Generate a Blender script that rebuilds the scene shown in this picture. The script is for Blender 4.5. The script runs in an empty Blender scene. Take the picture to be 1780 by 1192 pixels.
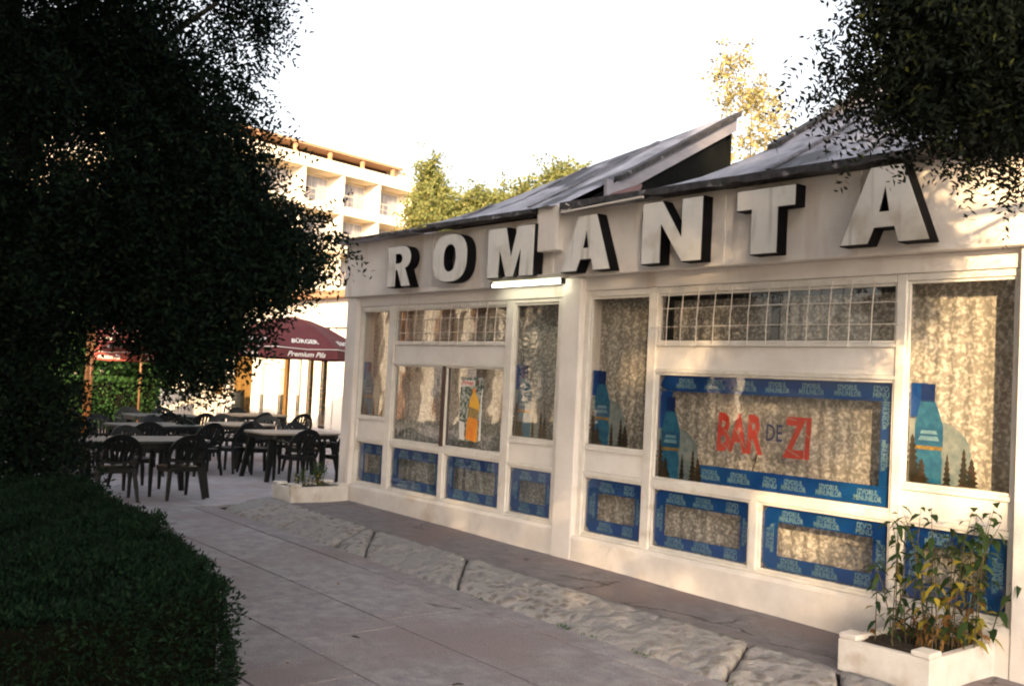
import bpy, bmesh, math, random
import numpy as np
from mathutils import Vector, Matrix, noise as mnoise
R = math.radians
rnd = random.Random(7)
nrng = np.random.default_rng(11)
scene = bpy.context.scene
COL = scene.collection

# ------------------------------------------------------------------ camera
cd = bpy.data.cameras.new('camera'); cam = bpy.data.objects.new('camera', cd); COL.objects.link(cam)
cd.lens = 35.0; cd.sensor_width = 36.0; cd.clip_end = 2000; cd.clip_start = .05
scene.cycles.filter_width = 2.1
yaw, pit, rol = R(40.209), R(2.249), R(2.825)
a = Vector((-math.cos(yaw)*math.cos(pit), math.sin(yaw)*math.cos(pit), math.sin(pit)))
r0 = Vector((math.sin(yaw), math.cos(yaw), 0)); u0 = r0.cross(a)
Rx = math.cos(rol)*r0 + math.sin(rol)*u0; Ux = -math.sin(rol)*r0 + math.cos(rol)*u0
M = Matrix((Rx, Ux, -a)).transposed().to_4x4(); M.translation = (0, 0, 1.72)
cam.matrix_world = M
scene.camera = cam

# ------------------------------------------------------------------ light
SUN_EL, SUN_AZ = R(16.0), math.atan2(.70, -.71)      # azimuth measured from +Y towards +X
w = bpy.data.worlds.new('World'); scene.world = w; w.use_nodes = True
nt = w.node_tree; nt.nodes.clear()
sky = nt.nodes.new('ShaderNodeTexSky'); sky.sky_type = 'NISHITA'; sky.sun_disc = False
sky.sun_elevation = SUN_EL; sky.sun_rotation = SUN_AZ; sky.air_density = 1.0; sky.dust_density = 4.0; sky.ozone_density = 1.0
hs = nt.nodes.new('ShaderNodeHueSaturation'); hs.inputs['Saturation'].default_value = .45
bg = nt.nodes.new('ShaderNodeBackground'); bg.inputs['Strength'].default_value = .15
ow = nt.nodes.new('ShaderNodeOutputWorld')
wm = nt.nodes.new('ShaderNodeMix'); wm.data_type = 'RGBA'; wm.blend_type = 'MULTIPLY'; wm.inputs[0].default_value = 1; wm.inputs[7].default_value = (1, .925, .875, 1)
nt.links.new(sky.outputs[0], hs.inputs['Color']); nt.links.new(hs.outputs[0], wm.inputs[6]); nt.links.new(wm.outputs[2], bg.inputs['Color']); nt.links.new(bg.outputs[0], ow.inputs[0])
sd = bpy.data.lights.new('sun', 'SUN'); so = bpy.data.objects.new('sun', sd); COL.objects.link(so)
sd.energy = 4.2; sd.angle = R(.6); sd.color = (1.0, .68, .36)
sv = Vector((math.sin(SUN_AZ)*math.cos(SUN_EL), math.cos(SUN_AZ)*math.cos(SUN_EL), math.sin(SUN_EL)))
so.rotation_euler = sv.to_track_quat('Z', 'Y').to_euler(); so.location = (10, -20, 15)
vs = scene.view_settings; vs.view_transform = 'Standard'; vs.look = 'None'; vs.gamma = 1; vs.use_curve_mapping = False
vs.exposure = 1.55

# ------------------------------------------------------------------ materials
def newmat(name):
    m = bpy.data.materials.new(name); m.use_nodes = True
    n = m.node_tree.nodes; n.clear()
    o = n.new('ShaderNodeOutputMaterial'); p = n.new('ShaderNodeBsdfPrincipled')
    m.node_tree.links.new(p.outputs[0], o.inputs[0])
    return m, m.node_tree, p, o
def c4(c): return (c[0], c[1], c[2], 1)
def surf(name, c1, c2=None, scale=6, rough=.7, bump=.0, bscale=60, detail=5, c3=None, scale3=.8, spec=.5, lo=.35, hi=.65, metal=0, stretch=None, randv=0.0, streak=None, sharp=None, grit=0, crack=0):
    """base colour wandering between c1 and c2 by noise, with larger blotches of c3, fine bump"""
    m, t, p, o = newmat(name); N, L = t.nodes, t.links
    tc = N.new('ShaderNodeTexCoord'); mp = N.new('ShaderNodeMapping'); L.new(tc.outputs['Object'], mp.inputs[0])
    geo = N.new('ShaderNodeNewGeometry'); 
    mp2 = N.new('ShaderNodeMapping'); L.new(geo.outputs['Position'], mp2.inputs[0])
    if stretch: mp2.inputs['Scale'].default_value = stretch
    p.inputs['Roughness'].default_value = rough; p.inputs['Specular IOR Level'].default_value = spec; p.inputs['Metallic'].default_value = metal
    col = None
    n1 = N.new('ShaderNodeTexNoise'); n1.inputs['Scale'].default_value = scale; n1.inputs['Detail'].default_value = detail; n1.inputs['Roughness'].default_value = .65
    L.new(mp2.outputs[0], n1.inputs['Vector'])
    r1 = N.new('ShaderNodeValToRGB'); r1.color_ramp.elements[0].position = lo; r1.color_ramp.elements[1].position = hi
    r1.color_ramp.elements[0].color = c4(c1); r1.color_ramp.elements[1].color = c4(c2 or c1)
    L.new(n1.outputs['Fac'], r1.inputs[0]); col = r1.outputs[0]
    if c3:
        n3 = N.new('ShaderNodeTexNoise'); n3.inputs['Scale'].default_value = scale3; n3.inputs['Detail'].default_value = 6
        L.new(mp2.outputs[0], n3.inputs['Vector'])
        r3 = N.new('ShaderNodeValToRGB'); s0, s1 = sharp or (.5, .68); r3.color_ramp.elements[0].position = s0; r3.color_ramp.elements[1].position = s1
        L.new(n3.outputs['Fac'], r3.inputs[0])
        mx = N.new('ShaderNodeMix'); mx.data_type = 'RGBA'; L.new(r3.outputs[0], mx.inputs[0]); L.new(col, mx.inputs[6]); mx.inputs[7].default_value = c4(c3); col = mx.outputs[2]
    if streak:
        n4 = N.new('ShaderNodeTexNoise'); n4.inputs['Scale'].default_value = 1; n4.inputs['Detail'].default_value = 5
        mp4 = N.new('ShaderNodeMapping'); mp4.inputs['Scale'].default_value = streak[1]; L.new(geo.outputs['Position'], mp4.inputs[0]); L.new(mp4.outputs[0], n4.inputs['Vector'])
        r4 = N.new('ShaderNodeValToRGB'); r4.color_ramp.elements[0].position = streak[2]; r4.color_ramp.elements[1].position = streak[3]; L.new(n4.outputs['Fac'], r4.inputs[0])
        mx = N.new('ShaderNodeMix'); mx.data_type = 'RGBA'; L.new(r4.outputs[0], mx.inputs[0]); L.new(col, mx.inputs[6]); mx.inputs[7].default_value = c4(streak[0]); col = mx.outputs[2]
    if grit:
        ng = N.new('ShaderNodeTexNoise'); ng.inputs['Scale'].default_value = 170; ng.inputs['Detail'].default_value = 3; L.new(geo.outputs['Position'], ng.inputs['Vector'])
        mg = N.new('ShaderNodeMapRange'); mg.inputs['From Min'].default_value = .3; mg.inputs['From Max'].default_value = .7; mg.inputs['To Min'].default_value = 1-grit; mg.inputs['To Max'].default_value = 1+grit*.7; L.new(ng.outputs['Fac'], mg.inputs[0])
        hg = N.new('ShaderNodeHueSaturation'); L.new(mg.outputs[0], hg.inputs['Value']); L.new(col, hg.inputs['Color']); col = hg.outputs[0]
    if crack:
        nw = N.new('ShaderNodeTexNoise'); nw.inputs['Scale'].default_value = 2.5; nw.inputs['Detail'].default_value = 6; L.new(geo.outputs['Position'], nw.inputs['Vector'])
        mw = N.new('ShaderNodeMix'); mw.data_type = 'VECTOR'; mw.inputs[0].default_value = .30; L.new(geo.outputs['Position'], mw.inputs[4]); L.new(nw.outputs['Color'], mw.inputs[5])
        vw = N.new('ShaderNodeTexVoronoi'); vw.feature = 'DISTANCE_TO_EDGE'; vw.inputs['Scale'].default_value = crack; L.new(mw.outputs[1], vw.inputs['Vector'])
        rw = N.new('ShaderNodeValToRGB'); rw.color_ramp.elements[0].position = .0; rw.color_ramp.elements[1].position = .009; rw.color_ramp.elements[0].color = (1, 1, 1, 1); rw.color_ramp.elements[1].color = (0, 0, 0, 1); L.new(vw.outputs['Distance'], rw.inputs[0])
        n6 = N.new('ShaderNodeTexNoise'); n6.inputs['Scale'].default_value = 1.1; L.new(geo.outputs['Position'], n6.inputs['Vector'])
        r6 = N.new('ShaderNodeValToRGB'); r6.color_ramp.elements[0].position = .52; r6.color_ramp.elements[1].position = .56; L.new(n6.outputs['Fac'], r6.inputs[0])
        mm = N.new('ShaderNodeMath'); mm.operation = 'MULTIPLY'; L.new(rw.outputs[0], mm.inputs[0]); L.new(r6.outputs[0], mm.inputs[1])
        mx = N.new('ShaderNodeMix'); mx.data_type = 'RGBA'; L.new(mm.outputs[0], mx.inputs[0]); L.new(col, mx.inputs[6]); mx.inputs[7].default_value = (.06, .05, .045, 1); col = mx.outputs[2]
    if randv:
        oi = N.new('ShaderNodeObjectInfo'); mr = N.new('ShaderNodeMapRange'); mr.inputs['To Min'].default_value = 1-randv; mr.inputs['To Max'].default_value = 1+randv*.6
        L.new(oi.outputs['Random'], mr.inputs[0])
        hv = N.new('ShaderNodeHueSaturation'); L.new(mr.outputs[0], hv.inputs['Value']); L.new(col, hv.inputs['Color']); col = hv.outputs[0]
    L.new(col, p.inputs['Base Color'])
    if bump:
        nb = N.new('ShaderNodeTexNoise'); nb.inputs['Scale'].default_value = bscale; nb.inputs['Detail'].default_value = 6; L.new(mp2.outputs[0], nb.inputs['Vector'])
        b = N.new('ShaderNodeBump'); b.inputs['Strength'].default_value = bump; b.inputs['Distance'].default_value = .02; L.new(nb.outputs['Fac'], b.inputs['Height']); L.new(b.outputs[0], p.inputs['Normal'])
    return m
def leafmat(name, c1, c2, c3=None, trans=.35):
    m, t, p, o = newmat(name); N, L = t.nodes, t.links
    geo = N.new('ShaderNodeNewGeometry'); r = N.new('ShaderNodeValToRGB'); r.color_ramp.elements[0].color = c4(c1); r.color_ramp.elements[1].color = c4(c2)
    if c3: e = r.color_ramp.elements.new(.93); e.color = c4(c2); r.color_ramp.elements[2].color = c4(c3)
    L.new(geo.outputs['Random Per Island'], r.inputs[0]); L.new(r.outputs[0], p.inputs['Base Color'])
    p.inputs['Roughness'].default_value = .7; p.inputs['Specular IOR Level'].default_value = .12
    tl = N.new('ShaderNodeBsdfTranslucent'); L.new(r.outputs[0], tl.inputs[0])
    mx = N.new('ShaderNodeMixShader'); mx.inputs[0].default_value = trans; L.new(p.outputs[0], mx.inputs[1]); L.new(tl.outputs[0], mx.inputs[2]); L.new(mx.outputs[0], o.inputs[0])
    return m
def glassmat(name, tint=(.91, .90, .885), refl=1.95):
    m, t, p, o = newmat(name); N, L = t.nodes, t.links; N.remove(p)
    tr = N.new('ShaderNodeBsdfTransparent'); tr.inputs[0].default_value = c4(tint)
    gl = N.new('ShaderNodeBsdfGlossy'); gl.inputs['Roughness'].default_value = .015; gl.inputs['Color'].default_value = (.95, .95, .95, 1)
    fr = N.new('ShaderNodeFresnel'); fr.inputs[0].default_value = refl
    tc = N.new('ShaderNodeNewGeometry'); nz = N.new('ShaderNodeTexNoise'); nz.inputs['Scale'].default_value = 2.2; L.new(tc.outputs['Position'], nz.inputs['Vector'])
    b = N.new('ShaderNodeBump'); b.inputs['Strength'].default_value = .05; b.inputs['Distance'].default_value = .05; L.new(nz.outputs['Fac'], b.inputs['Height']); L.new(b.outputs[0], gl.inputs['Normal'])
    mx = N.new('ShaderNodeMixShader'); bf = N.new('ShaderNodeMath'); bf.operation = 'SUBTRACT'; bf.inputs[0].default_value = 1; L.new(tc.outputs['Backfacing'], bf.inputs[1])
    mu = N.new('ShaderNodeMath'); mu.operation = 'MULTIPLY'; L.new(fr.outputs[0], mu.inputs[0]); L.new(bf.outputs[0], mu.inputs[1])
    L.new(mu.outputs[0], mx.inputs[0]); L.new(tr.outputs[0], mx.inputs[1]); L.new(gl.outputs[0], mx.inputs[2]); L.new(mx.outputs[0], o.inputs[0])
    return m
def lacemat(name, c1, c2):
    m, t, p, o = newmat(name); N, L = t.nodes, t.links
    geo = N.new('ShaderNodeNewGeometry')
    n0 = N.new('ShaderNodeTexNoise'); n0.inputs['Scale'].default_value = 6; L.new(geo.outputs['Position'], n0.inputs['Vector'])
    mxv = N.new('ShaderNodeMix'); mxv.data_type = 'VECTOR'; mxv.inputs[0].default_value = .09; L.new(geo.outputs['Position'], mxv.inputs[4]); L.new(n0.outputs['Color'], mxv.inputs[5])
    v = N.new('ShaderNodeTexVoronoi'); v.inputs['Scale'].default_value = 30; v.feature = 'F1'; L.new(mxv.outputs[1], v.inputs['Vector'])
    n1 = N.new('ShaderNodeTexNoise'); n1.inputs['Scale'].default_value = 38; n1.inputs['Detail'].default_value = 3; L.new(geo.outputs['Position'], n1.inputs['Vector'])
    ad = N.new('ShaderNodeMath'); ad.operation = 'SUBTRACT'; L.new(n1.outputs['Fac'], ad.inputs[0]); 
    ml = N.new('ShaderNodeMath'); ml.operation = 'MULTIPLY'; ml.inputs[1].default_value = .28; L.new(v.outputs['Distance'], ml.inputs[0]); L.new(ml.outputs[0], ad.inputs[1])
    r = N.new('ShaderNodeValToRGB'); r.color_ramp.elements[0].position = .30; r.color_ramp.elements[1].position = .50; L.new(ad.outputs[0], r.inputs[0])
    cr = N.new('ShaderNodeMix'); cr.data_type = 'RGBA'; cr.inputs[6].default_value = c4(c1); cr.inputs[7].default_value = c4(c2); L.new(r.outputs[0], cr.inputs[0]); L.new(cr.outputs[2], p.inputs['Base Color'])
    p.inputs['Roughness'].default_value = .9; p.inputs['Specular IOR Level'].default_value = .1
    tr = N.new('ShaderNodeBsdfTransparent')
    mr = N.new('ShaderNodeMapRange'); mr.inputs['To Min'].default_value = .78; mr.inputs['To Max'].default_value = .98; L.new(r.outputs[0], mr.inputs[0])
    mx = N.new('ShaderNodeMixShader'); L.new(mr.outputs[0], mx.inputs[0]); L.new(tr.outputs[0], mx.inputs[1]); L.new(p.outputs[0], mx.inputs[2]); L.new(mx.outputs[0], o.inputs[0])
    return m
def emis(name, col, s):
    m, t, p, o = newmat(name); p.inputs['Base Color'].default_value = c4(col); p.inputs['Emission Color'].default_value = c4(col); p.inputs['Emission Strength'].default_value = s
    return m

PLASTER = surf('white_painted_plaster', (.74, .70, .655), (.82, .785, .745), scale=3, rough=.85, bump=.25, bscale=90, c3=(.64, .57, .49), scale3=1.1, sharp=(.60, .84), streak=((.52, .42, .33), (3.5, 3.5, .5), .60, .80))
PLINTH = surf('white_painted_plinth', (.70, .655, .60), (.80, .76, .71), scale=4, rough=.85, bump=.3, bscale=70, c3=(.50, .36, .22), scale3=.9, sharp=(.60, .76))
FRAMEM = surf('old_white_frame_paint', (.66, .63, .57), (.76, .74, .69), scale=8, rough=.5, bump=.12, bscale=50, c3=(.5, .44, .36), scale3=5, sharp=(.62, .78))
PANELM = surf('white_infill_panel_paint', (.72, .69, .65), (.79, .765, .73), scale=5, rough=.6, bump=.08, c3=(.6, .54, .47), scale3=1.6, sharp=(.58, .8))
LFACE = surf('weathered_cream_letter_face', (.72, .72, .68), (.81, .80, .76), scale=5, rough=.55, bump=.1, c3=(.40, .34, .25), scale3=2.4, sharp=(.56, .8), streak=((.34, .31, .26), (9, 9, .9), .58, .8))
LSIDE = surf('black_letter_side', (.003, .003, .004), (.006, .006, .008), rough=.7, spec=.15)
FELT = surf('grey_roof_felt', (.15, .15, .18), (.52, .52, .60), scale=3.0, rough=.5, bump=.7, bscale=18, c3=(.05, .05, .06), scale3=2.4, sharp=(.52, .60), stretch=(1, .3, 1), grit=.25, detail=9)
TAR = surf('black_tar_edge', (.012, .012, .015), (.06, .055, .055), scale=12, rough=.6, bump=.7, bscale=30, c3=(.25, .24, .25), scale3=9, sharp=(.6, .68))
SEAM = surf('roof_seam_bitumen', (.03, .03, .036), (.22, .22, .25), scale=9, rough=.6, bump=.5)
BARGE = surf('grey_blue_barge_board_paint', (.20, .20, .235), (.30, .30, .34), scale=5, rough=.6, bump=.2, stretch=(1, .3, 1))
DARKV = surf('roof_void_shade', (.003, .004, .004), (.006, .007, .007), rough=.95, spec=.1)  # near-black colour stands for the shade inside the open gable
SHEET = surf('faded_red_brown_sheet', (.14, .075, .075), (.20, .11, .105), rough=.7)
ROOM = surf('dim_room_paint', (.10, .09, .075), (.14, .125, .10), rough=.8)
RFLOOR = surf('room_floor_tiles', (.08, .06, .045), (.12, .09, .07), rough=.4)
BROWN = surf('brown_window_divider_paint', (.045, .022, .016), (.07, .035, .024), rough=.5)
BLACKF = surf('black_steel_frame_paint', (.01, .01, .012), (.02, .02, .022), rough=.5)
GRILLE = surf('white_grille_wire_paint', (.62, .58, .52), (.74, .70, .64), scale=20, rough=.5, c3=(.35, .18, .09), scale3=14, sharp=(.6, .7))
GLASS = glassmat('window_glass')
LACE = lacemat('lace_curtain_cloth', (.46, .45, .41), (.78, .765, .71))
LACE2 = lacemat('grey_lace_curtain_cloth', (.40, .435, .435), (.62, .665, .67))
BLUE = surf('blue_window_film', (.004, .062, .28), (.006, .078, .33), scale=2.5, rough=.35, c3=(.008, .09, .29), scale3=1.7)
BLUE2 = surf('dark_blue_print', (.006, .03, .15), rough=.35)
CYAN = surf('light_blue_print', (.014, .12, .25), (.04, .21, .34), scale=16, rough=.35)
TEAL = surf('teal_blue_print', (.01, .09, .22), (.02, .15, .28), scale=14, rough=.35)
PALEP = surf('pale_waterfall_print', (.16, .23, .25), (.33, .38, .37), scale=14, rough=.35)
GOLDP = surf('ochre_print', (.45, .28, .06), (.15, .12, .05), scale=60, rough=.35)
FIRP = surf('dark_fir_print', (.012, .02, .012), (.05, .035, .02), scale=30, rough=.35, c3=(.10, .05, .02), scale3=12)
LETW = surf('pale_blue_lettering', (.13, .29, .40), (.24, .42, .50), scale=14, rough=.4)
RED = surf('red_paint_lettering', (.48, .028, .015), (.58, .045, .025), scale=9, rough=.5)
DKB = surf('faded_blue_lettering', (.015, .035, .16), rough=.5)
BARP = surf('paint_chip_grey', (.40, .37, .32), rough=.8)
ORANGE = surf('orange_print', (.75, .20, .01), (.85, .38, .02), scale=10, rough=.4)
YEL = surf('golden_print', (.80, .42, .02), (.9, .5, .04), scale=10, rough=.4)
GRP = surf('grey_green_print', (.02, .06, .04), (.42, .46, .42), scale=26, rough=.4, lo=.45, hi=.55)
WHITEP = surf('white_print', (.72, .72, .68), rough=.4)
REDP = surf('pale_red_print', (.62, .12, .10), rough=.4)
SLAB = surf('path_concrete_slab', (.27, .262, .285), (.42, .41, .435), scale=7, rough=.88, bump=.5, bscale=120, c3=(.30, .262, .275), scale3=.8, sharp=(.46, .62), randv=.10, grit=.45, crack=.45, detail=9)
BED = surf('joint_dirt', (.045, .04, .032), (.08, .07, .055), scale=9, rough=.95, bump=.5)
WALK = surf('old_asphalt_concrete_walkway', (.18, .168, .18), (.275, .255, .27), scale=7, rough=.88, bump=.45, bscale=140, c3=(.235, .188, .19), scale3=1.0, sharp=(.48, .66), grit=.32, crack=.8, detail=9)
def kerbmat():
    m, t, p, o = newmat('pebbly_kerb_concrete'); N, L = t.nodes, t.links
    geo = N.new('ShaderNodeNewGeometry'); nz = N.new('ShaderNodeTexNoise'); nz.inputs['Scale'].default_value = 5; nz.inputs['Detail'].default_value = 4; L.new(geo.outputs['Position'], nz.inputs['Vector'])
    mv = N.new('ShaderNodeMix'); mv.data_type = 'VECTOR'; mv.inputs[0].default_value = .12; L.new(geo.outputs['Position'], mv.inputs[4]); L.new(nz.outputs['Color'], mv.inputs[5])
    v = N.new('ShaderNodeTexVoronoi'); v.inputs['Scale'].default_value = 13; L.new(mv.outputs[1], v.inputs['Vector'])
    r = N.new('ShaderNodeValToRGB'); r.color_ramp.elements[0].position = .28; r.color_ramp.elements[1].position = .48; L.new(v.outputs['Distance'], r.inputs[0])
    st = N.new('ShaderNodeMix'); st.data_type = 'RGBA'; st.inputs[6].default_value = (.17, .15, .145, 1); st.inputs[7].default_value = (.30, .25, .20, 1); L.new(v.outputs['Color'], st.inputs[0])
    mx = N.new('ShaderNodeMix'); mx.data_type = 'RGBA'; L.new(r.outputs[0], mx.inputs[0]); L.new(st.outputs[2], mx.inputs[6]); mx.inputs[7].default_value = (.36, .345, .335, 1)
    n2 = N.new('ShaderNodeTexNoise'); n2.inputs['Scale'].default_value = 1.1; L.new(geo.outputs['Position'], n2.inputs['Vector'])
    r2 = N.new('ShaderNodeValToRGB'); r2.color_ramp.elements[0].position = .42; r2.color_ramp.elements[1].position = .6; L.new(n2.outputs['Fac'], r2.inputs[0])
    m3 = N.new('ShaderNodeMix'); m3.data_type = 'RGBA'; L.new(r2.outputs[0], m3.inputs[0]); L.new(mx.outputs[2], m3.inputs[6]); m3.inputs[7].default_value = (.31, .30, .30, 1)
    n4 = N.new('ShaderNodeTexNoise'); n4.inputs['Scale'].default_value = 60; n4.inputs['Detail'].default_value = 4; L.new(geo.outputs['Position'], n4.inputs['Vector'])
    m4 = N.new('ShaderNodeMix'); m4.data_type = 'RGBA'; m4.blend_type = 'MULTIPLY'; m4.inputs[0].default_value = .6; L.new(m3.outputs[2], m4.inputs[6]); L.new(n4.outputs['Color'], m4.inputs[7])
    hv = N.new('ShaderNodeHueSaturation'); hv.inputs['Value'].default_value = 1.35; hv.inputs['Saturation'].default_value = .65; L.new(m4.outputs[2], hv.inputs['Color'])
    L.new(hv.outputs[0], p.inputs['Base Color']); p.inputs['Roughness'].default_value = .9
    b = N.new('ShaderNodeBump'); b.inputs['Strength'].default_value = .8; b.inputs['Distance'].default_value = .022; b.invert = True; L.new(v.outputs['Distance'], b.inputs['Height'])
    b2 = N.new('ShaderNodeBump'); b2.inputs['Strength'].default_value = .5; b2.inputs['Distance'].default_value = .01; L.new(n4.outputs['Fac'], b2.inputs['Height']); L.new(b.outputs[0], b2.inputs['Normal']); L.new(b2.outputs[0], p.inputs['Normal'])
    return m
KERB = kerbmat()
SOIL = surf('dark_soil', (.025, .018, .012), (.06, .042, .028), scale=30, rough=.95, bump=.8, bscale=60)
PLANTERM = surf('white_painted_concrete_planter', (.66, .62, .56), (.76, .725, .675), scale=7, rough=.8, bump=.3, bscale=90, c3=(.50, .42, .33), scale3=4, sharp=(.58, .75))
TILE = surf('plaza_paving_tile', (.35, .34, .37), (.47, .455, .49), scale=5, rough=.75, bump=.2, c3=(.34, .27, .25), scale3=.5, sharp=(.45, .65), randv=.09, grit=.2)
GROUNDM = surf('park_ground', (.035, .04, .02), (.07, .065, .035), scale=2, rough=.95, bump=.5, bscale=20)
PLASTIC = surf('dark_green_garden_plastic', (.003, .005, .005), (.006, .008, .008), rough=.45, spec=.3)
PLASTICT = surf('grey_green_table_plastic', (.020, .030, .030), (.032, .045, .045), rough=.45)
PLASTICB = surf('beige_table_plastic', (.22, .185, .14), (.28, .24, .18), rough=.45)
BURG = surf('burgundy_parasol_cloth', (.085, .016, .019), (.115, .022, .026), scale=3, rough=.8)
REDC = surf('red_parasol_cloth', (.20, .04, .03), (.26, .055, .04), scale=3, rough=.8)
WOODP = surf('varnished_orange_pole_wood', (.42, .15, .03), (.52, .21, .05), scale=20, rough=.4)
WOODB = surf('brown_pole_wood', (.20, .10, .04), (.26, .13, .06), scale=20, rough=.5)
HOTW = surf('hotel_white_render', (.74, .69, .60), (.80, .755, .67), scale=1, rough=.9, c3=(.7, .6, .48), scale3=.4)
HOTO = surf('hotel_bounce_lit_soffit', (.74, .62, .44), (.78, .66, .48), scale=1, rough=.9)  # orange bounce light on the balcony ceilings, painted into the colour
HOTD = surf('hotel_attic_gap_shade', (.035, .018, .012), (.06, .03, .02), rough=.8)  # dark brown paints the shade of the opening under the attic roof
HOTO2 = surf('hotel_orange_roof_edge', (.38, .22, .13), (.46, .28, .17), rough=.8)
HOTG = surf('hotel_curtained_glass', (.20, .22, .28), (.40, .40, .44), scale=1.6, rough=.25, stretch=(2, 2, .1))
RAIL = surf('balcony_rail_paint', (.50, .42, .36), (.58, .5, .42), rough=.6)
RESTW = surf('restaurant_white_render', (.76, .72, .66), (.82, .79, .74), scale=2, rough=.85, c3=(.62, .48, .34), scale3=.5, sharp=(.62, .8))
WARMC = surf('yellow_curtain_cloth', (.26, .15, .04), (.38, .23, .07), scale=3, rough=.8, stretch=(6, 6, .3))
TILEO = surf('brown_tiled_eave', (.32, .18, .10), (.42, .25, .15), rough=.8)
BARK = surf('tree_bark', (.035, .028, .022), (.075, .06, .045), scale=12, rough=.95, bump=.8, bscale=25, stretch=(1, 1, .25))
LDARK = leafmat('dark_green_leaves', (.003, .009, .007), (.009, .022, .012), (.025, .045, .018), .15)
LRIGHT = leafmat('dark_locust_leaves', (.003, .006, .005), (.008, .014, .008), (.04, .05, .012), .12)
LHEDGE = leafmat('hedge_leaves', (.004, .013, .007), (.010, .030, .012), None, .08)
LSUN = leafmat('yellow_green_leaves', (.15, .18, .07), (.28, .29, .10), (.36, .32, .13), .5)
LBIRCH = leafmat('pale_yellow_leaves', (.30, .26, .11), (.45, .39, .18), None, .4)
LMID = leafmat('mid_green_leaves', (.03, .08, .025), (.06, .14, .04), None, .25)
LPLANT = leafmat('planter_green_leaves', (.020, .045, .018), (.050, .085, .028), None, .3)
LYEL = leafmat('yellowing_leaves', (.30, .26, .04), (.42, .34, .05), None, .35)
LDRY = leafmat('dry_brown_leaves', (.16, .08, .03), (.28, .15, .05), None, .2)
HCORE = surf('hedge_twigs', (.004, .005, .003), (.010, .009, .006), scale=40, rough=1, spec=.05)
STEM = surf('green_brown_stem', (.05, .05, .02), (.10, .07, .03), rough=.8)
TUBE = emis('fluorescent_tube_light', (1.0, .98, .74), 3.6)
FIXT = surf('lamp_housing_paint', (.55, .53, .45), (.6, .58, .5), rough=.5)
WHITEB = surf('white_block_render', (.78, .74, .66), rough=.9)
CHW = surf('stacked_chair_wood', (.30, .13, .05), (.4, .18, .07), rough=.5)

# ------------------------------------------------------------------ mesh helpers
class MB:
    def __init__(s): s.v = []; s.f = []
    def add(s, vs, fs):
        o = len(s.v); s.v += [tuple(q) for q in vs]; s.f += [tuple(i+o for i in f) for f in fs]; return s
    def box(s, x0, x1, y0, y1, z0, z1):
        return s.add([(x0,y0,z0),(x1,y0,z0),(x1,y1,z0),(x0,y1,z0),(x0,y0,z1),(x1,y0,z1),(x1,y1,z1),(x0,y1,z1)],
              [(0,3,2,1),(4,5,6,7),(0,1,5,4),(1,2,6,5),(2,3,7,6),(3,0,4,7)])
    def hexa(s, p): # 8 pts bottom 4 top 4
        return s.add(p, [(0,3,2,1),(4,5,6,7),(0,1,5,4),(1,2,6,5),(2,3,7,6),(3,0,4,7)])
    def tube(s, pts, rad, n=6, cap=True):
        pts = [Vector(p) for p in pts]
        if not hasattr(rad, '__len__'): rad = [rad]*len(pts)
        vs, fs = [], []; prev = None
        for i, p in enumerate(pts):
            d = (pts[min(i+1, len(pts)-1)]-pts[max(i-1, 0)]).normalized()
            if prev is None:
                x = d.cross(Vector((0, 0, 1))) if abs(d.z) < .9 else d.cross(Vector((1, 0, 0)))
            else: x = prev - d*prev.dot(d)
            x.normalize(); prev = x; y = d.cross(x)
            for k in range(n):
                an = 2*math.pi*k/n; vs.append(p + (x*math.cos(an)+y*math.sin(an))*rad[i])
        for i in range(len(pts)-1):
            for k in range(n):
                a_, b_ = i*n+k, i*n+(k+1) % n; fs.append((a_, b_, b_+n, a_+n))
        if cap: fs.append(tuple(range(n-1, -1, -1))); fs.append(tuple((len(pts)-1)*n+k for k in range(n)))
        return s.add(vs, fs)
    def ribbon(s, pts, wd, th, up):   # flat bar swept along pts; wd lies in the plane of travel and 'up' x travel
        pts = [Vector(p) for p in pts]; up = Vector(up).normalized(); vs, fs = [], []
        for i, p in enumerate(pts):
            d = (pts[min(i+1, len(pts)-1)]-pts[max(i-1, 0)]).normalized(); x = d.cross(up).normalized(); n_ = x.cross(d).normalized()
            w_ = wd[i] if hasattr(wd, '__len__') else wd
            for sx, sy in ((-1,-1),(1,-1),(1,1),(-1,1)): vs.append(p + x*(sx*w_/2) + n_*(sy*th/2))
        for i in range(len(pts)-1):
            for k in range(4): a_, b_ = i*4+k, i*4+(k+1) % 4; fs.append((a_, b_, b_+4, a_+4))
        fs.append((3,2,1,0)); e = (len(pts)-1)*4; fs.append((e, e+1, e+2, e+3))
        return s.add(vs, fs)
    def prism(s, poly, z0, z1):  # poly of (x,y) ccw
        n = len(poly); return s.add([(x, y, z0) for x, y in poly]+[(x, y, z1) for x, y in poly],
            [tuple(range(n-1, -1, -1)), tuple(range(n, 2*n))]+[(i, (i+1) % n, n+(i+1) % n, n+i) for i in range(n)])
    def polyXZ(s, poly, y): # single face facing -Y
        return s.add([(x, y, z) for x, z in poly], [tuple(range(len(poly)))])
    def build(s, name, mat, parent=None, smooth=False, loc=None, bevel=0):
        me = bpy.data.meshes.new(name); me.from_pydata(s.v, [], s.f); me.materials.append(mat); me.validate()
        if bevel:
            b = bmesh.new(); b.from_mesh(me); bmesh.ops.bevel(b, geom=b.edges[:], offset=bevel, segments=1, affect='EDGES', clamp_overlap=True); b.to_mesh(me); b.free()
        if smooth:
            for p in me.polygons: p.use_smooth = True
        o = bpy.data.objects.new(name, me); COL.objects.link(o)
        if parent is not None: o.parent = parent
        if loc: o.location = loc
        return o
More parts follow.
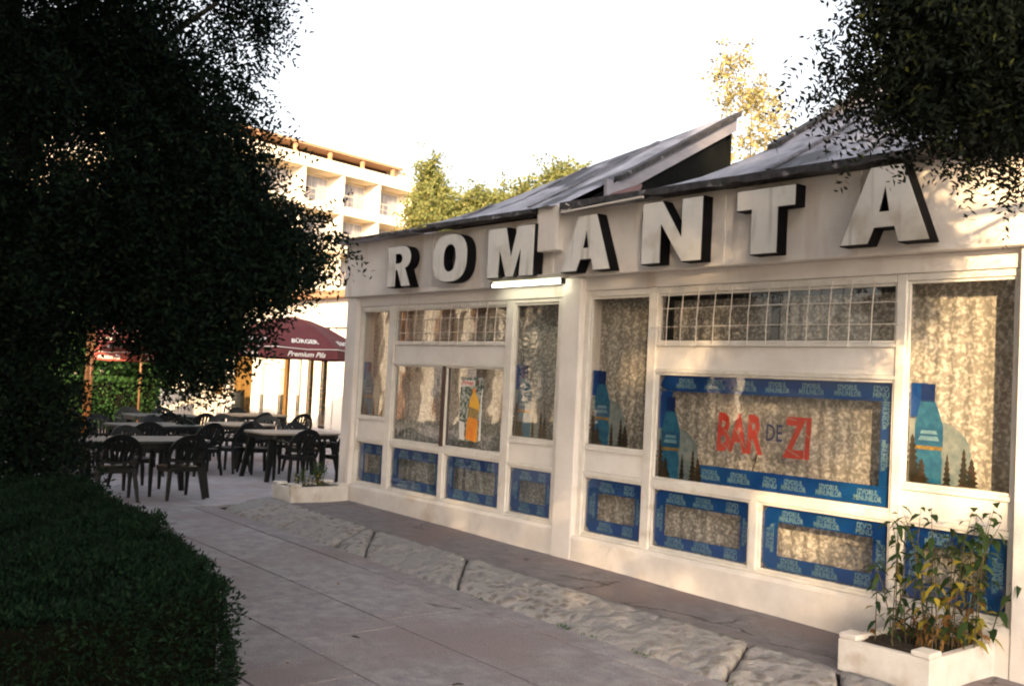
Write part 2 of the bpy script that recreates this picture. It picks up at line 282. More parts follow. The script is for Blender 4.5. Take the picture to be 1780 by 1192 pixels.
def empty(name, loc=(0, 0, 0), rz=0):
    o = bpy.data.objects.new(name, None); COL.objects.link(o); o.location = loc; o.rotation_euler = (0, 0, rz); o.empty_display_size = .2; return o
def tag(o, label=None, cat=None, group=None, kind=None):
    if label: o['label'] = label
    if cat: o['category'] = cat
    if group: o['group'] = group
    if kind: o['kind'] = kind
    return o
KIDS = {}
def children(o): return [c for c in bpy.data.objects if c.parent == o]
def copy_tree(o, parent=None):
    c = o.copy(); COL.objects.link(c)
    if parent: c.parent = parent
    for ch in children(o): copy_tree(ch, c)
    return c
def inst(name, me, parent, loc=(0,0,0), rot=(0,0,0), scale=None):
    o = bpy.data.objects.new(name, me); COL.objects.link(o); o.parent = parent; o.location = loc; o.rotation_euler = rot
    if scale: o.scale = scale
    return o
def meshfrom(name, V, F, mat):   # numpy quads
    me = bpy.data.meshes.new(name); n = len(V); m = len(F)
    me.vertices.add(n); me.vertices.foreach_set('co', V.astype(np.float32).ravel())
    me.loops.add(m*4); me.loops.foreach_set('vertex_index', F.astype(np.int32).ravel())
    me.polygons.add(m); me.polygons.foreach_set('loop_start', np.arange(0, m*4, 4, dtype=np.int32)); 
    me.update(calc_edges=True); me.materials.append(mat); return me
def unit(v): return v/np.maximum(np.linalg.norm(v, axis=-1, keepdims=True), 1e-9)
def leaves(pos, dirs, length, width, rng, droop=0.0):
    """one folded rhombus leaf (2 quads->1 quad kept cheap) at every pos"""
    n = len(pos); d = unit(dirs); up = unit(rng.normal(size=(n, 3))+np.array([0, 0, .6])); s = unit(np.cross(d, up)); nn = np.cross(s, d)
    L = length[:, None]; W = width[:, None]
    p0 = pos; p2 = pos+d*L - np.array([0, 0, 1])*L*droop; mid = pos+d*L*.45
    p1 = mid+s*W*.5+nn*W*.15; p3 = mid-s*W*.5+nn*W*.15
    V = np.stack([p0, p1, p2, p3], 1).reshape(-1, 3); F = np.arange(4*n).reshape(n, 4); return V, F
def sprigs(c, outward, rng, k=9, L=.26, ll=.05, lw=.022, down=.5):
    """compound leaves: k leaflets along each drooping rachis"""
    n = len(c); d = unit(outward*.8+rng.normal(size=(n, 3))*.55+np.array([0, 0, -down]))
    side = unit(np.cross(d, rng.normal(size=(n, 3))))
    t = (np.arange(k)+.7)/k; sg = np.where(np.arange(k) % 2 == 0, 1., -1.)
    P = c[:, None, :]+d[:, None, :]*(t[None, :, None]*L) + np.array([0, 0, -1.])*(t**2)[None, :, None]*L*.25
    D = d[:, None, :]*.45+side[:, None, :]*sg[None, :, None]+rng.normal(size=(n, k, 3))*.18
    P = P.reshape(-1, 3); D = D.reshape(-1, 3); m = len(P)
    return leaves(P, D, ll*rng.uniform(.7, 1.25, m), lw*rng.uniform(.8, 1.2, m), rng)
def blob_points(blobs, rng, shell=.55, per=26, tuft=.13):
    """blobs: (cx,cy,cz, rx,ry,rz, n)"""
    Cc, Oo = [], []
    for (cx, cy, cz, rx, ry, rz, n) in blobs:
        u = unit(rng.normal(size=(n, 3))); r = rng.uniform(0, 1, n)**(1/3.); r = np.where(rng.uniform(size=n) < shell, .75+.3*rng.uniform(size=n), r)
        lump = 1+.22*np.sin(u[:, 0]*5+cx*3)*np.cos(u[:, 2]*6+cy*2)+.12*np.sin(u[:, 1]*11+cz)
        p = u*(r*lump)[:, None]; m_ = max(4, int(n/per)); cc = p[rng.integers(0, n, m_)]; k_ = rng.integers(0, m_, n)   # sprigs gather in tufts round twig ends
        q = cc[k_]*np.array([rx, ry, rz])+rng.normal(size=(n, 3))*np.array([tuft, tuft, tuft*.8])*rng.uniform(.6, 1.5, m_)[k_][:, None]
        Cc.append(q+np.array([cx, cy, cz])); Oo.append(unit(u+cc[k_]*.8))
    return np.concatenate(Cc), np.concatenate(Oo)
def crown(name, blobs, mat, parent, seed, k=9, L=.26, ll=.05, lw=.022, down=.5, shell=.55, clip=None, per=26, tuft=.13):
    rng = np.random.default_rng(seed); c, o = blob_points(blobs, rng, shell, per, tuft)
    if clip is not None: m_ = clip(c); c, o = c[m_], o[m_]
    V, F = sprigs(c, o, rng, k, L, ll, lw, down); me = meshfrom(name, V, F, mat); ob = bpy.data.objects.new(name, me); COL.objects.link(ob); ob.parent = parent; return ob
def wobble(pts, amp, rng): return [tuple(np.array(p)+rng.normal(size=3)*amp*(i > 0)) for i, p in enumerate(pts)]
def trunk(parent, paths, name='trunk', seed=1):
    mb = MB(); rng = np.random.default_rng(seed)
    for pts, r0_, r1_ in paths:
        P = [Vector(p) for p in pts]; Q = []
        for i in range(len(P)-1):
            for t in (0, .34, .67): Q.append(P[i].lerp(P[i+1], t))
        Q.append(P[-1]); Q = [q+Vector(rng.normal(size=3)*.03*(0 < i)) for i, q in enumerate(Q)]
        mb.tube(Q, list(np.linspace(r0_, r1_, len(Q))), 8)
    return mb.build(name, BARK, parent, smooth=True)

def PZ(x): return .06-.0165*(min(x, 3)+11.5) if x > -11.5 else .06
def WZ(x): return .138-(x+11)*.0183
# flat text -> mesh
_tc = {}
def text_mesh(txt, name, size=1, offset=0.02, sx=1.0, spacing=1.0, line=1.0, align='CENTER', shear=0.0):
    key = (txt, size, offset, sx, spacing, line, shear)
    if key in _tc: return _tc[key]
    cu = bpy.data.curves.new(name, 'FONT'); cu.body = txt; cu.size = size; cu.offset = offset; cu.resolution_u = 2; cu.align_x = align; cu.align_y = 'CENTER'; cu.space_character = spacing; cu.space_line = line; cu.shear = shear
    o = bpy.data.objects.new(name, cu); COL.objects.link(o); dg = bpy.context.evaluated_depsgraph_get(); dg.update()
    me = bpy.data.meshes.new_from_object(o.evaluated_get(dg)); COL.objects.unlink(o); bpy.data.objects.remove(o)
    V = [(v.co.x*sx, v.co.y) for v in me.vertices]; F = [tuple(p.vertices) for p in me.polygons]; bpy.data.meshes.remove(me)
    xs = [v[0] for v in V]; ys = [v[1] for v in V]; mx_, my_ = (min(xs)+max(xs))/2, (min(ys)+max(ys))/2; wd, ht = max(xs)-min(xs), max(ys)-min(ys)
    V = [((x-mx_), (y-my_)) for x, y in V]; _tc[key] = (V, F, wd, ht); return _tc[key]
def put_text(mb, T, cx, cz, y, wd, ht, rot=0, slant=0, f3=None):
    V, F, w_, h_ = T; out = []
    for (x, z) in V:
        x2, z2 = x/w_*wd, z/h_*ht; x2 += slant*z2
        if rot: c, s = math.cos(rot), math.sin(rot); x2, z2 = x2*c-z2*s, x2*s+z2*c
        out.append((cx+x2, y, cz+z2) if f3 is None else f3(cx+x2, cz+z2))
    mb.add(out, F)

# ================================================================== GROUND
def strip_sheet(xs, y0, y1, zf, ny=1):
    mb = MB()
    for i in range(len(xs)-1):
        for j in range(ny):
            ya, yb = y0+(y1-y0)*j/ny, y0+(y1-y0)*(j+1)/ny
            mb.add([(xs[i], ya, zf(xs[i])), (xs[i+1], ya, zf(xs[i+1])), (xs[i+1], yb, zf(xs[i+1])), (xs[i], yb, zf(xs[i]))], [(0, 1, 2, 3)])
    return mb
g = strip_sheet([-900, -11.5, 3, 900], -900, 900, lambda x: PZ(x)-.12).build('ground', GROUNDM); tag(g, kind='structure')
# path with large slabs
path = strip_sheet([-11.5, 3, 6], -1.5, 5.9, lambda x: PZ(x)-.05).build('path', BED); tag(path, kind='structure')
rows = [(-1.5, -.72), (-.70, .0), (.02, .68), (.70, 1.30), (1.32, 1.98), (2.0, 2.60), (2.615, 3.22), (3.235, 4.03), (4.045, 4.84)]
slope = math.atan(.0165)
for ri, (ya, yb) in enumerate(rows):
    x = -11.48 + .4*(ri % 2); 
    if ri % 2: 
        mb0 = None
    while x < 3:
        ln = rnd.choice([1.5, 1.5, 1.9, 1.1]) if ri < 8 else 1.35
        x1 = min(x+ln, 3.05)
        mb = MB(); h = (yb-ya)/2; l = (x1-x)/2-.004
        c = .008; poly = [(-l+c, -h), (l-c, -h), (l, -h+c), (l, h-c), (l-c, h), (-l+c, h), (-l, h-c), (-l, -h+c)]
        mb.prism(poly, -.05, -.0006); top = [(px_*(1-.0008/l), py_*(1-.0008/h)) for px_, py_ in poly]
        o_ = len(mb.v)-8; mb.f = [f for f in mb.f if f != tuple(range(8, 16))]
        mb.v += [(px_, py_, 0) for px_, py_ in top]; mb.f += [(8+i, 8+(i+1) % 8, 16+(i+1) % 8, 16+i) for i in range(8)] + [tuple(range(16, 24))]
        ob = mb.build('slab', SLAB, path); cx = (x+x1)/2
        ob.location = (cx, (ya+yb)/2, PZ(cx)+rnd.uniform(-.0015, .0015)); ob.rotation_euler = (rnd.uniform(-.002, .002), slope, 0)
        x = x1+.006
# gutter strip between path and kerb
x = -11.4
while x < 3:
    x1 = min(x+rnd.uniform(1.2, 2.3), 3.2)
    ob = MB().box(-(x1-x)/2+.004, (x1-x)/2-.004, -.13, .13, -.05, 0).build('gutter_slab', SLAB, path, bevel=.004); cx = (x+x1)/2
    ob.location = (cx, 4.985, PZ(cx)+.004+rnd.uniform(-.004, .004)); ob.rotation_euler = (rnd.uniform(-.02, .0), slope, 0); x = x1+.006
# plaza
plaza = strip_sheet([-40, -11.5], -6, 22, lambda x: .02).build('plaza', BED); tag(plaza, kind='structure')
tme = {}
def tile_mesh(sx, sy):
    if (sx, sy) not in tme:
        b = MB().box(-sx/2+.005, sx/2-.005, -sy/2+.005, sy/2-.005, -.04, 0); o = b.build('tmp', TILE, bevel=.004); tme[(sx, sy)] = o.data; bpy.data.objects.remove(o)
    return tme[(sx, sy)]
for i in range(10):
    for j in range(12):
        inst('tile', tile_mesh(1.0, 1.0), plaza, (-12.02-i*1.0, -.5+j*1.0+(.5 if i % 2 else 0), .06+rnd.uniform(-.002, .002)))
far = MB()
for i in range(17):
    for j in range(14 if True else 0):
        x_, y_ = -13.0-i*1.5, -6+j*1.5
        if x_ > -21 and -1.5 < y_ < 10.5: continue
        far.box(x_-1.49+.0, x_, y_, y_+1.49, .0, .0575)
for j in range(4): far.box(-21.0, -11.55, 11.1+j*1.5, 12.59+j*1.5, 0, .0575)
tag(far.build('far_tiles', TILE, plaza), kind='stuff')
# walkway along the bar
xs = list(np.linspace(-11.4, 3, 50)); mb = MB(); 
for i in range(len(xs)-1):
    for j in range(3):
        ys = [5.70, 6.02, 6.34, 6.66]; q = []
        for (xx, yy) in ((xs[i], ys[j]), (xs[i+1], ys[j]), (xs[i+1], ys[j+1]), (xs[i], ys[j+1])): q.append((xx, yy, WZ(xx)+.012*mnoise.noise(Vector((xx*.8, yy*2, 0)))-.004))
        mb.add(q, [(0, 1, 2, 3)])
mb.add([(-11.4, 5.70, -.1), (-11.4, 6.66, -.1), (-11.4, 6.66, WZ(-11.4)), (-11.4, 5.7, WZ(-11.4))], [(0, 1, 2, 3)])
tag(mb.build('walkway', WALK, smooth=True), kind='structure')
# kerb stones
kerb = empty('kerb'); tag(kerb, kind='structure')
joints = [(-11.35, -11.15), (-10.25, -10.35), (-9.93, -9.75), (-9.02, -8.60), (-8.86, -7.99), (-7.28, -6.55), (-4.13, -3.83), (-3.46, -3.0), (-2.2, -1.9), (-.6, -.4), (1.2, 1.3), (2.9, 2.9)]
for i in range(len(joints)-1):
    (ta, ba), (tb, bb) = joints[i], joints[i+1]; nx = max(4, int((tb-ta)*24)); ny = 15; mb = MB(); V = []
    for ix in range(nx+1):
        for iy in range(ny+1):
            u, v = ix/nx, iy/ny; xt = ta+.018+(tb-ta-.036)*u; xb = ba+.018+(bb-ba-.036)*u; xx = xb+(xt-xb)*v
            y_ = 5.07+(5.745-5.07)*v; zt, zb = WZ(xx)+.012, PZ(xx)-.012
            s_ = math.sin(min(v*1.25, 1)*math.pi/2); z_ = zb+.035*min(v*9, 1)+(zt+.012-zb-.035)*(.55*v+.45*s_)
            edge = min(u, 1-u)*(tb-ta); z_ -= .018*math.exp(-edge/.02)
            am = .026 if 0 < v < 1 else .006
            z_ += am*(mnoise.noise(Vector((xx*7, y_*7, 3)))+.7*mnoise.noise(Vector((xx*17, y_*17, 9)))-.9*abs(mnoise.noise(Vector((xx*3.2, y_*4, 19))))); y_ += .01*mnoise.noise(Vector((xx*6, v*3, 5)))
            V.append((xx, y_, z_))
    F = [(ix*(ny+1)+iy, (ix+1)*(ny+1)+iy, (ix+1)*(ny+1)+iy+1, ix*(ny+1)+iy+1) for ix in range(nx) for iy in range(ny)]
    n0 = len(V)
    # skirts
    ring = [ix*(ny+1) for ix in range(nx+1)]+[nx*(ny+1)+iy for iy in range(1, ny+1)]+[ix*(ny+1)+ny for ix in range(nx-1, -1, -1)]+[iy for iy in range(ny-1, 0, -1)]
    V += [(V[r_][0], V[r_][1], V[r_][2]-.09) for r_ in ring]; m_ = len(ring)
    F += [(ring[(q+1) % m_], ring[q], n0+q, n0+(q+1) % m_) for q in range(m_)]
    mb.add(V, F); mb.build('kerb_stone', KERB, kerb, smooth=True)
MB().hexa([(-11.4, 5.1, -.2), (3, 5.1, -.3), (3, 5.74, -.3), (-11.4, 5.74, -.2), (-11.4, 5.1, .0), (3, 5.1, -.16), (3, 5.74, -.15), (-11.4, 5.74, .08)]).build('kerb_bed', BED, kerb)

# ================================================================== THE BAR (white pavilion)
bar = empty('bar_building', (-7, 6.65, 0)); bar.location = (0, 0, 0)
tag(bar, 'white flat-fronted bar pavilion with blue-filmed windows and grey felt roof', 'building')
# plinth wall with ledge
def plinth(x0, x1, zt, y=6.65):
    mb = MB(); n = max(2, int((x1-x0)/.35))
    for i in range(n):
        xa, xb = x0+(x1-x0)*i/n, x0+(x1-x0)*(i+1)/n
        mb.add([(xa, y, -.2), (xb, y, -.2), (xb, y, zt-.03), (xa, y, zt-.03), (xa, y+.02, zt), (xb, y+.02, zt), (xb, 6.95, zt), (xa, 6.95, zt)], [(0, 1, 2, 3), (3, 2, 5, 4), (4, 5, 6, 7)])
    mb.add([(x0, y, -.2), (x0, y, zt-.03), (x0, y+.02, zt), (x0, 6.95, zt), (x0, 6.95, -.2)], [(0, 1, 2, 3, 4)])
    mb.add([(x1, y, -.2), (x1, 6.95, -.2), (x1, 6.95, zt), (x1, y+.02, zt), (x1, y, zt-.03)], [(0, 1, 2, 3, 4)])
    mb.build('plinth', PLINTH, bar)
plinth(-10.94, -7.135, .345, 6.655); plinth(-6.86, -2.80, .30)
MB().box(-11.18, -10.943, 6.64, 6.98, -.2, 2.70).build('pilaster', PLASTER, bar, bevel=.008)
MB().box(-7.13, -6.864, 6.642, 6.98, -.2, 2.755).build('pilaster', PLASTER, bar, bevel=.008)
MB().box(-2.796, -2.50, 6.642, 6.98, -.2, 2.76).build('pilaster', PLASTER, bar, bevel=.008)
MB().box(-2.497, 1.6, 6.646, 6.96, -.2, 2.76).build('wall', PLASTER, bar)
# fascia: left a little lower than right
MB().box(-11.20, -7.235, 6.60, 6.96, 2.703, 3.385).build('fascia', PLASTER, bar, bevel=.006)
MB().box(-7.095, 1.6, 6.585, 6.96, 2.763, 3.40).build('fascia', PLASTER, bar, bevel=.006)
for xj in (-5.17, -3.95, -9.3, -1.9): MB().box(xj, xj+.035, 6.574 if xj > -7 else 6.59, 6.60, 2.77, 3.39).build('cover_strip', PLASTER, bar)
MB().box(-7.40, -7.095, 6.50, 6.98, 3.02, 3.47).build('corner_box', PLASTER, bar, bevel=.008)
MB().box(-7.232, -7.098, 6.61, 6.96, 2.703, 3.018).build('fascia_return', PLASTER, bar)
MB().box(-10.94, -7.133, 6.69, 6.95, 2.583, 2.70).build('lintel', PLASTER, bar); MB().box(-6.862, -2.799, 6.69, 6.95, 2.633, 2.76).build('lintel', PLASTER, bar)
# side, back walls, room
MB().box(-11.18, -11.0, 6.99, 14.0, -.2, 3.385).build('wall', PLASTER, bar)
MB().box(1.42, 1.6, 6.97, 14.0, -.2, 3.39).build('wall', PLASTER, bar)
MB().box(-11.18, 1.6, 14.003, 14.2, -.2, 3.39).build('wall', PLASTER, bar)
MB().box(-10.99, 1.4, 9.6, 9.7, -.1, 3.0).build('inner_wall', ROOM, bar)
MB().box(-10.99, 1.4, 6.99, 13.99, -.15, -.02).build('room_floor', RFLOOR, bar)
MB().box(-10.99, 1.4, 6.965, 13.99, 2.95, 3.05).build('ceiling', ROOM, bar)

YW = 6.75
def frame(bars, parent=None, name='window'):
    mb = MB()
    for (x0, x1, z0, z1, k) in bars:   # k=0 vertical, 1 horizontal set 3 mm back
        y0 = 6.700+.004*k; mb.box(x0, x1, y0, 6.785-.004*k, z0, z1)
    return mb.build(name, FRAMEM, bar, bevel=.004)
def bead(wd, x0, x1, z0, z1, t=.018):  # glazing bead round a pane, butted
    mb = MB(); mb.box(x0, x1, 6.718, 6.746, z1-t, z1).box(x0, x1, 6.718, 6.746, z0, z0+t).box(x0, x0+t, 6.7185, 6.7455, z0+t, z1-t).box(x1-t, x1, 6.7185, 6.7455, z0+t, z1-t)
    mb.build('glazing_bead', FRAMEM, wd)
def pane(wd, x0, x1, z0, z1, beads=True):
    if beads: bead(wd, x0, x1, z0, z1)
    return MB().box(x0, x1, YW, YW+.005, z0, z1).build('glass_pane', GLASS, wd)
def panel(wd, x0, x1, z0, z1):
    MB().box(x0, x1, 6.722, 6.77, z0, z1).build('infill_panel', PANELM, wd, bevel=.003)
TXT = text_mesh('IZVORUL\nMINUNILOR', 'lettering', .1, .004, 1, 1.0, .82)
TXT2 = text_mesh('IZVO\nMINU', 'lettering', .1, .004, 1, 1.0, .82)
YT = YW+.0075   # print sits on the inner side of the glass
def film_ring(wd, x0, x1, z0, z1, ml, mr, mb_, mt, ch=.05, top=3, bot=3, sides=True, textw=.22, texth=.088, cut=None):
    x0 += .004; x1 -= .004; z0 += .004; z1 -= .004
    outer = [(x0+ch, z0), (x1-ch, z0), (x1, z0+ch), (x1, z1-ch), (x1-ch, z1), (x0+ch, z1), (x0, z1-ch), (x0, z0+ch)]
    a0, a1, b0, b1 = x0+ml, x1-mr, z0+mb_, z1-mt
    inner = [(a0, b0), (a1, b0), (a1, b0), (a1, b1), (a1, b1), (a0, b1), (a0, b1), (a0, b0)]
    m = MB(); V = [(x, YW+.009, z) for x, z in outer+inner]; m.add(V, [])
    F = []
    for i in range(8):
        j = (i+1) % 8
        f = (i, j, 8+j, 8+i) if inner[i] != inner[j] else (i, j, 8+i)
        F.append(f)
    m.f += F; m.build('blue_film', BLUE, wd)
    def row(n, zc, xa, xb):
        step = (xb-xa)/n
        for k in range(n):
            full = not (k == n-1 and n >= 2)
            T, wf = (TXT, 1) if full else (TXT2, .6)
            cx = xa+step*(k+.5); word(wd, T, cx, zc, YT, textw*wf*min(1, step/.3*1.0), texth)
    row(top, z1-mt/2-.005, x0+ml*.75, x1-mr*.35); row(bot, z0+mb_/2, x0+ml*.75, x1-mr*.35)
    if sides:
        h = min(z1-z0-2*.13, .25)
        if ml > .09: word(wd, TXT, x0+ml*.5, (z0+z1)/2, YT, h, min(.075, ml*.6), rot=math.pi/2)
        if mr > .09: word(wd, TXT, x1-mr*.5, (z0+z1)/2, YT, h, min(.075, mr*.6), rot=-math.pi/2)
def ragged_fir(cx, z0, h, wd_, n=7, seed=0):
    r_ = random.Random(seed); L_, R_ = [], []
    for i in range(n):
        f = 1-i/n; z = z0+h*i/n; w_ = wd_*f**.8*(.8+.4*r_.random())
        L_ += [(cx-w_/2, z), (cx-w_*.22, z+h/n*.55)]; R_ += [(cx+w_/2, z), (cx+w_*.25, z+h/n*.5)]
    return L_+[(cx, z0+h)]+R_[::-1]
def bottle_print(wd, x0, z0, k=1.0, cut=.62):
    """printed film: water bottle before a pale waterfall and dark firs"""
    def part(name, mat, polys, dy):
        for i_, pl in enumerate(polys): MB().polyXZ([(x0+x*k, z0+z*k) for x, z in pl], YW+dy+.00004*i_).build(name, mat, wd)
    part('blue_print', BLUE, [[(.004, .46), (.10, .46), (.13, .70), (.004, .70)]], .0092)
    arc = [(.19+.26*math.cos(t_), .20+.24*math.sin(t_)) for t_ in np.linspace(-.3, 2.1, 12)]
    part('waterfall_print', PALEP, [[(.004, .004), (.46, .004)]+arc+[(.08, .45), (.004, .45)]], .0098)
    bott = [(.055, .004), (.245, .004), (.25, .16), (.238, .22), (.25, .26), (.25, .40), (.225, .48), (.185, .58), (.18, .69), (.09, .69), (.085, .58), (.06, .48), (.045, .40), (.045, .26), (.06, .2), (.05, .12)]
    part('bottle_print', CYAN, [bott], .0086)
    part('bottle_cap_print', BLUE2, [[(.085, .57), (.185, .57), (.185, .695), (.085, .695)]], .0080)
    part('bottle_label_print', TEAL, [[(.048, .27), (.247, .27), (.247, .39), (.048, .39)]], .0079)
    part('label_band_print', GOLDP, [[(.048, .235), (.247, .235), (.247, .262), (.048, .262)]], .0077)
    part('label_lettering_print', LETW, [[(.07, .30), (.225, .30), (.21, .33), (.085, .33)], [(.085, .345), (.21, .345), (.20, .37), (.095, .37)]], .0074)
    part('fir_print', FIRP, [ragged_fir(.03, .004, .34, .16, 8, 1), ragged_fir(.10, .004, .17, .13, 6, 2), ragged_fir(.285, .004, .22, .07, 6, 3), ragged_fir(.40, .004, .26, .10, 7, 4), ragged_fir(.455, .004, .20, .11, 6, 5)], .0071)
def grille(wd, x0, x1, z0, z1, xs_, zs_):
    m = MB()
    for x in xs_: m.tube([(x+.012, 6.668, z1+.03), (x, 6.660, (z0+z1)/2), (x-.008, 6.668, z0-.03)], .0042, 5)
    for z in zs_: m.tube([(x0-.04, 6.672, z), ((x0+x1)/2, 6.670, z+.006), (x1+.04, 6.672, z)], .0042, 5)
    m.build('grille', GRILLE, wd)

def word(parent, T, *a_, mat=None, name='film_lettering', **k_):
    t = MB(); put_text(t, T, *a_, **k_); return t.build(name, mat or LETW, parent)
# ---- left window group (x -10.93 .. -7.22)
Wa = frame([(-10.94, -10.90, .345, 2.58, 0), (-10.27, -10.15, .345, 2.58, 0), (-10.90, -10.27, 2.53, 2.58, 1), (-10.90, -10.27, 1.165, 1.20, 1), (-10.90, -10.27, .895, .93, 1), (-10.90, -10.27, .346, .37, 1)])
panel(Wa, -10.90, -10.27, .932, 1.163); pane(Wa, -10.90, -10.27, 1.20, 2.53); pane(Wa, -10.90, -10.27, .372, .893)
bottle_print(Wa, -10.90+.02, 1.22, .95); film_ring(Wa, -10.88, -10.29, .392, .873, 0.128, 0.098, 0.108, 0.128, top=2, bot=2)
Wb = frame([(-10.148, -8.045, 2.53, 2.58, 1), (-10.148, -8.045, 2.10, 2.13, 1), (-10.148, -8.045, 1.865, 1.895, 1), (-10.148, -8.045, .89, .955, 1), (-10.148, -8.045, .346, .37, 1), (-9.12, -9.04, .37, .89, 0)])
panel(Wb, -10.148, -8.045, 1.897, 2.098); pane(Wb, -10.148, -8.045, 2.13, 2.53)
pane(Wb, -10.148, -9.13, .957, 1.863); pane(Wb, -9.08, -8.045, .957, 1.863)
MB().box(-9.135, -9.075, 6.705, 6.79, .957, 1.863).build('divider', BROWN, Wb, bevel=.003)
pane(Wb, -10.148, -9.122, .372, .888); pane(Wb, -9.038, -8.045, .372, .888)
film_ring(Wb, -10.128, -9.14, .392, .868, 0.128, 0.098, 0.108, 0.118); film_ring(Wb, -9.02, -8.065, .392, .868, 0.128, 0.098, 0.108, 0.118)
grille(Wb, -10.148, -8.045, 2.13, 2.53, [-10.02, -9.84, -9.66, -9.49, -9.31, -9.15, -8.98, -8.82, -8.66, -8.5, -8.33, -8.17], [2.24, 2.40])
Wc = frame([(-8.042, -7.925, .345, 2.58, 0), (-7.235, -7.136, .345, 2.58, 0), (-7.925, -7.235, 2.54, 2.58, 1), (-7.925, -7.235, 1.10, 1.145, 1), (-7.925, -7.235, .865, .90, 1), (-7.925, -7.235, .346, .37, 1)])
panel(Wc, -7.925, -7.235, .902, 1.098); pane(Wc, -7.925, -7.235, 1.147, 2.538); pane(Wc, -7.925, -7.235, .372, .863)
bottle_print(Wc, -7.905, 1.167, 1.05); film_ring(Wc, -7.905, -7.255, .392, .843, 0.138, 0.108, 0.108, 0.118, top=2, bot=2)
# ---- right window group (x -6.82 .. -2.8)
Wd = frame([(-6.862, -6.80, .30, 2.63, 0), (-6.04, -5.945, .30, 2.63, 0), (-6.80, -6.04, 2.57, 2.63, 1), (-6.80, -6.04, 1.115, 1.15, 1), (-6.80, -6.04, .875, .915, 1), (-6.80, -6.04, .301, .325, 1)])
panel(Wd, -6.80, -6.04, .917, 1.113); pane(Wd, -6.80, -6.04, 1.152, 2.568); pane(Wd, -6.80, -6.04, .327, .873)
bottle_print(Wd, -6.78, 1.172, 1.0); film_ring(Wd, -6.78, -6.06, .347, .853, 0.148, 0.098, 0.118, 0.128, top=2, bot=2)
We = frame([(-5.943, -3.675, 2.57, 2.63, 1), (-5.943, -3.675, 2.105, 2.135, 1), (-5.943, -3.675, 1.87, 1.90, 1), (-5.943, -3.675, .865, .93, 1), (-5.943, -3.675, .301, .325, 1), (-4.875, -4.80, .325, .865, 0)])
panel(We, -5.943, -3.675, 1.902, 2.103); pane(We, -5.943, -3.675, 2.137, 2.568); pane(We, -5.943, -3.675, .932, 1.868)
pane(We, -5.943, -4.877, .327, .863); pane(We, -4.798, -3.675, .327, .863)
film_ring(We, -5.923, -4.895, .347, .843, 0.118, 0.098, 0.098, 0.118); film_ring(We, -4.78, -3.695, .347, .843, 0.138, 0.128, 0.108, 0.118)
grille(We, -5.943, -3.675, 2.135, 2.57, [-5.79, -5.63, -5.46, -5.28, -5.11, -4.93, -4.75, -4.56, -4.38, -4.19, -4.02, -3.84], [2.27, 2.43])
# big pane: blue border, bottle at the left
m = MB(); x0, x1, z0, z1 = -5.922, -3.697, .953, 1.847
y_ = YW+.009
m.polyXZ([(x0+.0, z1-.09), (x0+.09, z1-.135), (x1-.09, z1-.135), (x1, z1-.135), (x1, z1), (x0+.06, z1)], y_)
m.polyXZ([(x0, 1.38), (x0+.15, 1.38), (x0+.15, z1-.137), (x0+.02, z1-.137), (x0, z1-.10)], y_)
m.polyXZ([(x1-.10, z0+.147), (x1, z0+.147), (x1, z1-.137), (x1-.10, z1-.137)], y_)
m.polyXZ([(x0+.46, z0), (x1, z0), (x1, z0+.145), (x0+.46, z0+.145)], y_)
m.build('blue_film', BLUE, We)
for k in range(6): word(We, TXT, -5.62+k*.31, 1.782, YT, .225, .088)
word(We, TXT2, -3.80, 1.782, YT, .13, .088)
for k, cx in enumerate([-5.33, -5.03, -4.51, -4.20, -3.88]): word(We, TXT, cx, 1.023, YT, .225, .088)
word(We, TXT2, -4.73, 1.023, YT, .13, .088)
for cz in (1.62, 1.32): word(We, TXT, -3.748, cz, YT, .23, .075, rot=-math.pi/2)
bottle_print(We, -5.925, .95, 1.02)
# BAR DE ZI
t = MB(); Tb = text_mesh('BAR', 'bar', 1, .035); Tz = text_mesh('ZI', 'zi', 1, .035); Tde = text_mesh('DE', 'de', 1, .01)
word(We, Tb, -5.035, 1.395, YW+.0072, .46, .325, slant=.04, mat=RED, name='red_lettering'); word(We, Tz, -4.495, 1.395, YW+.0072, .24, .325, slant=.04, mat=RED, name='red_lettering')
t = MB(); put_text(t, Tde, -4.705, 1.42, YW+.0072, .15, .135); t.build('blue_lettering', DKB, We)
m = MB()
for (xa, za, xb, zb) in [(-5.28, 1.50, -5.12, 1.34), (-5.23, 1.31, -5.13, 1.24), (-5.1, 1.45, -4.98, 1.28), (-4.95, 1.50, -4.82, 1.36), (-4.96, 1.36, -4.86, 1.25), (-4.62, 1.55, -4.50, 1.53), (-4.58, 1.30, -4.47, 1.25), (-4.45, 1.46, -4.38, 1.40)]:
    MB().ribbon([(xa, YW+.0069, za), (xb, YW+.0069, zb)], .006, .0004, (0, 1, 0)).build('paint_scratch', BARP, We)
MB().ribbon([(-4.86, YW+.0069, 1.24), (-4.875, YW+.0069, 1.17), (-4.90, YW+.0069, 1.10)], .012, .0005, (0, 1, 0)).build('glass_crack', BROWN, We)
Wf = frame([(-3.672, -3.60, .30, 2.63, 0), (-2.84, -2.80, .30, 2.63, 0), (-3.60, -2.84, 2.58, 2.63, 1), (-3.60, -2.84, 1.10, 1.135, 1), (-3.60, -2.84, .875, .91, 1), (-3.60, -2.84, .301, .325, 1)])
panel(Wf, -3.60, -2.84, .912, 1.098); pane(Wf, -3.60, -2.84, 1.137, 2.578); pane(Wf, -3.60, -2.84, .327, .873)
bottle_print(Wf, -3.58, 1.157, 1.0); film_ring(Wf, -3.58, -2.86, .347, .853, 0.138, 0.138, 0.118, 0.118, top=2, bot=2)
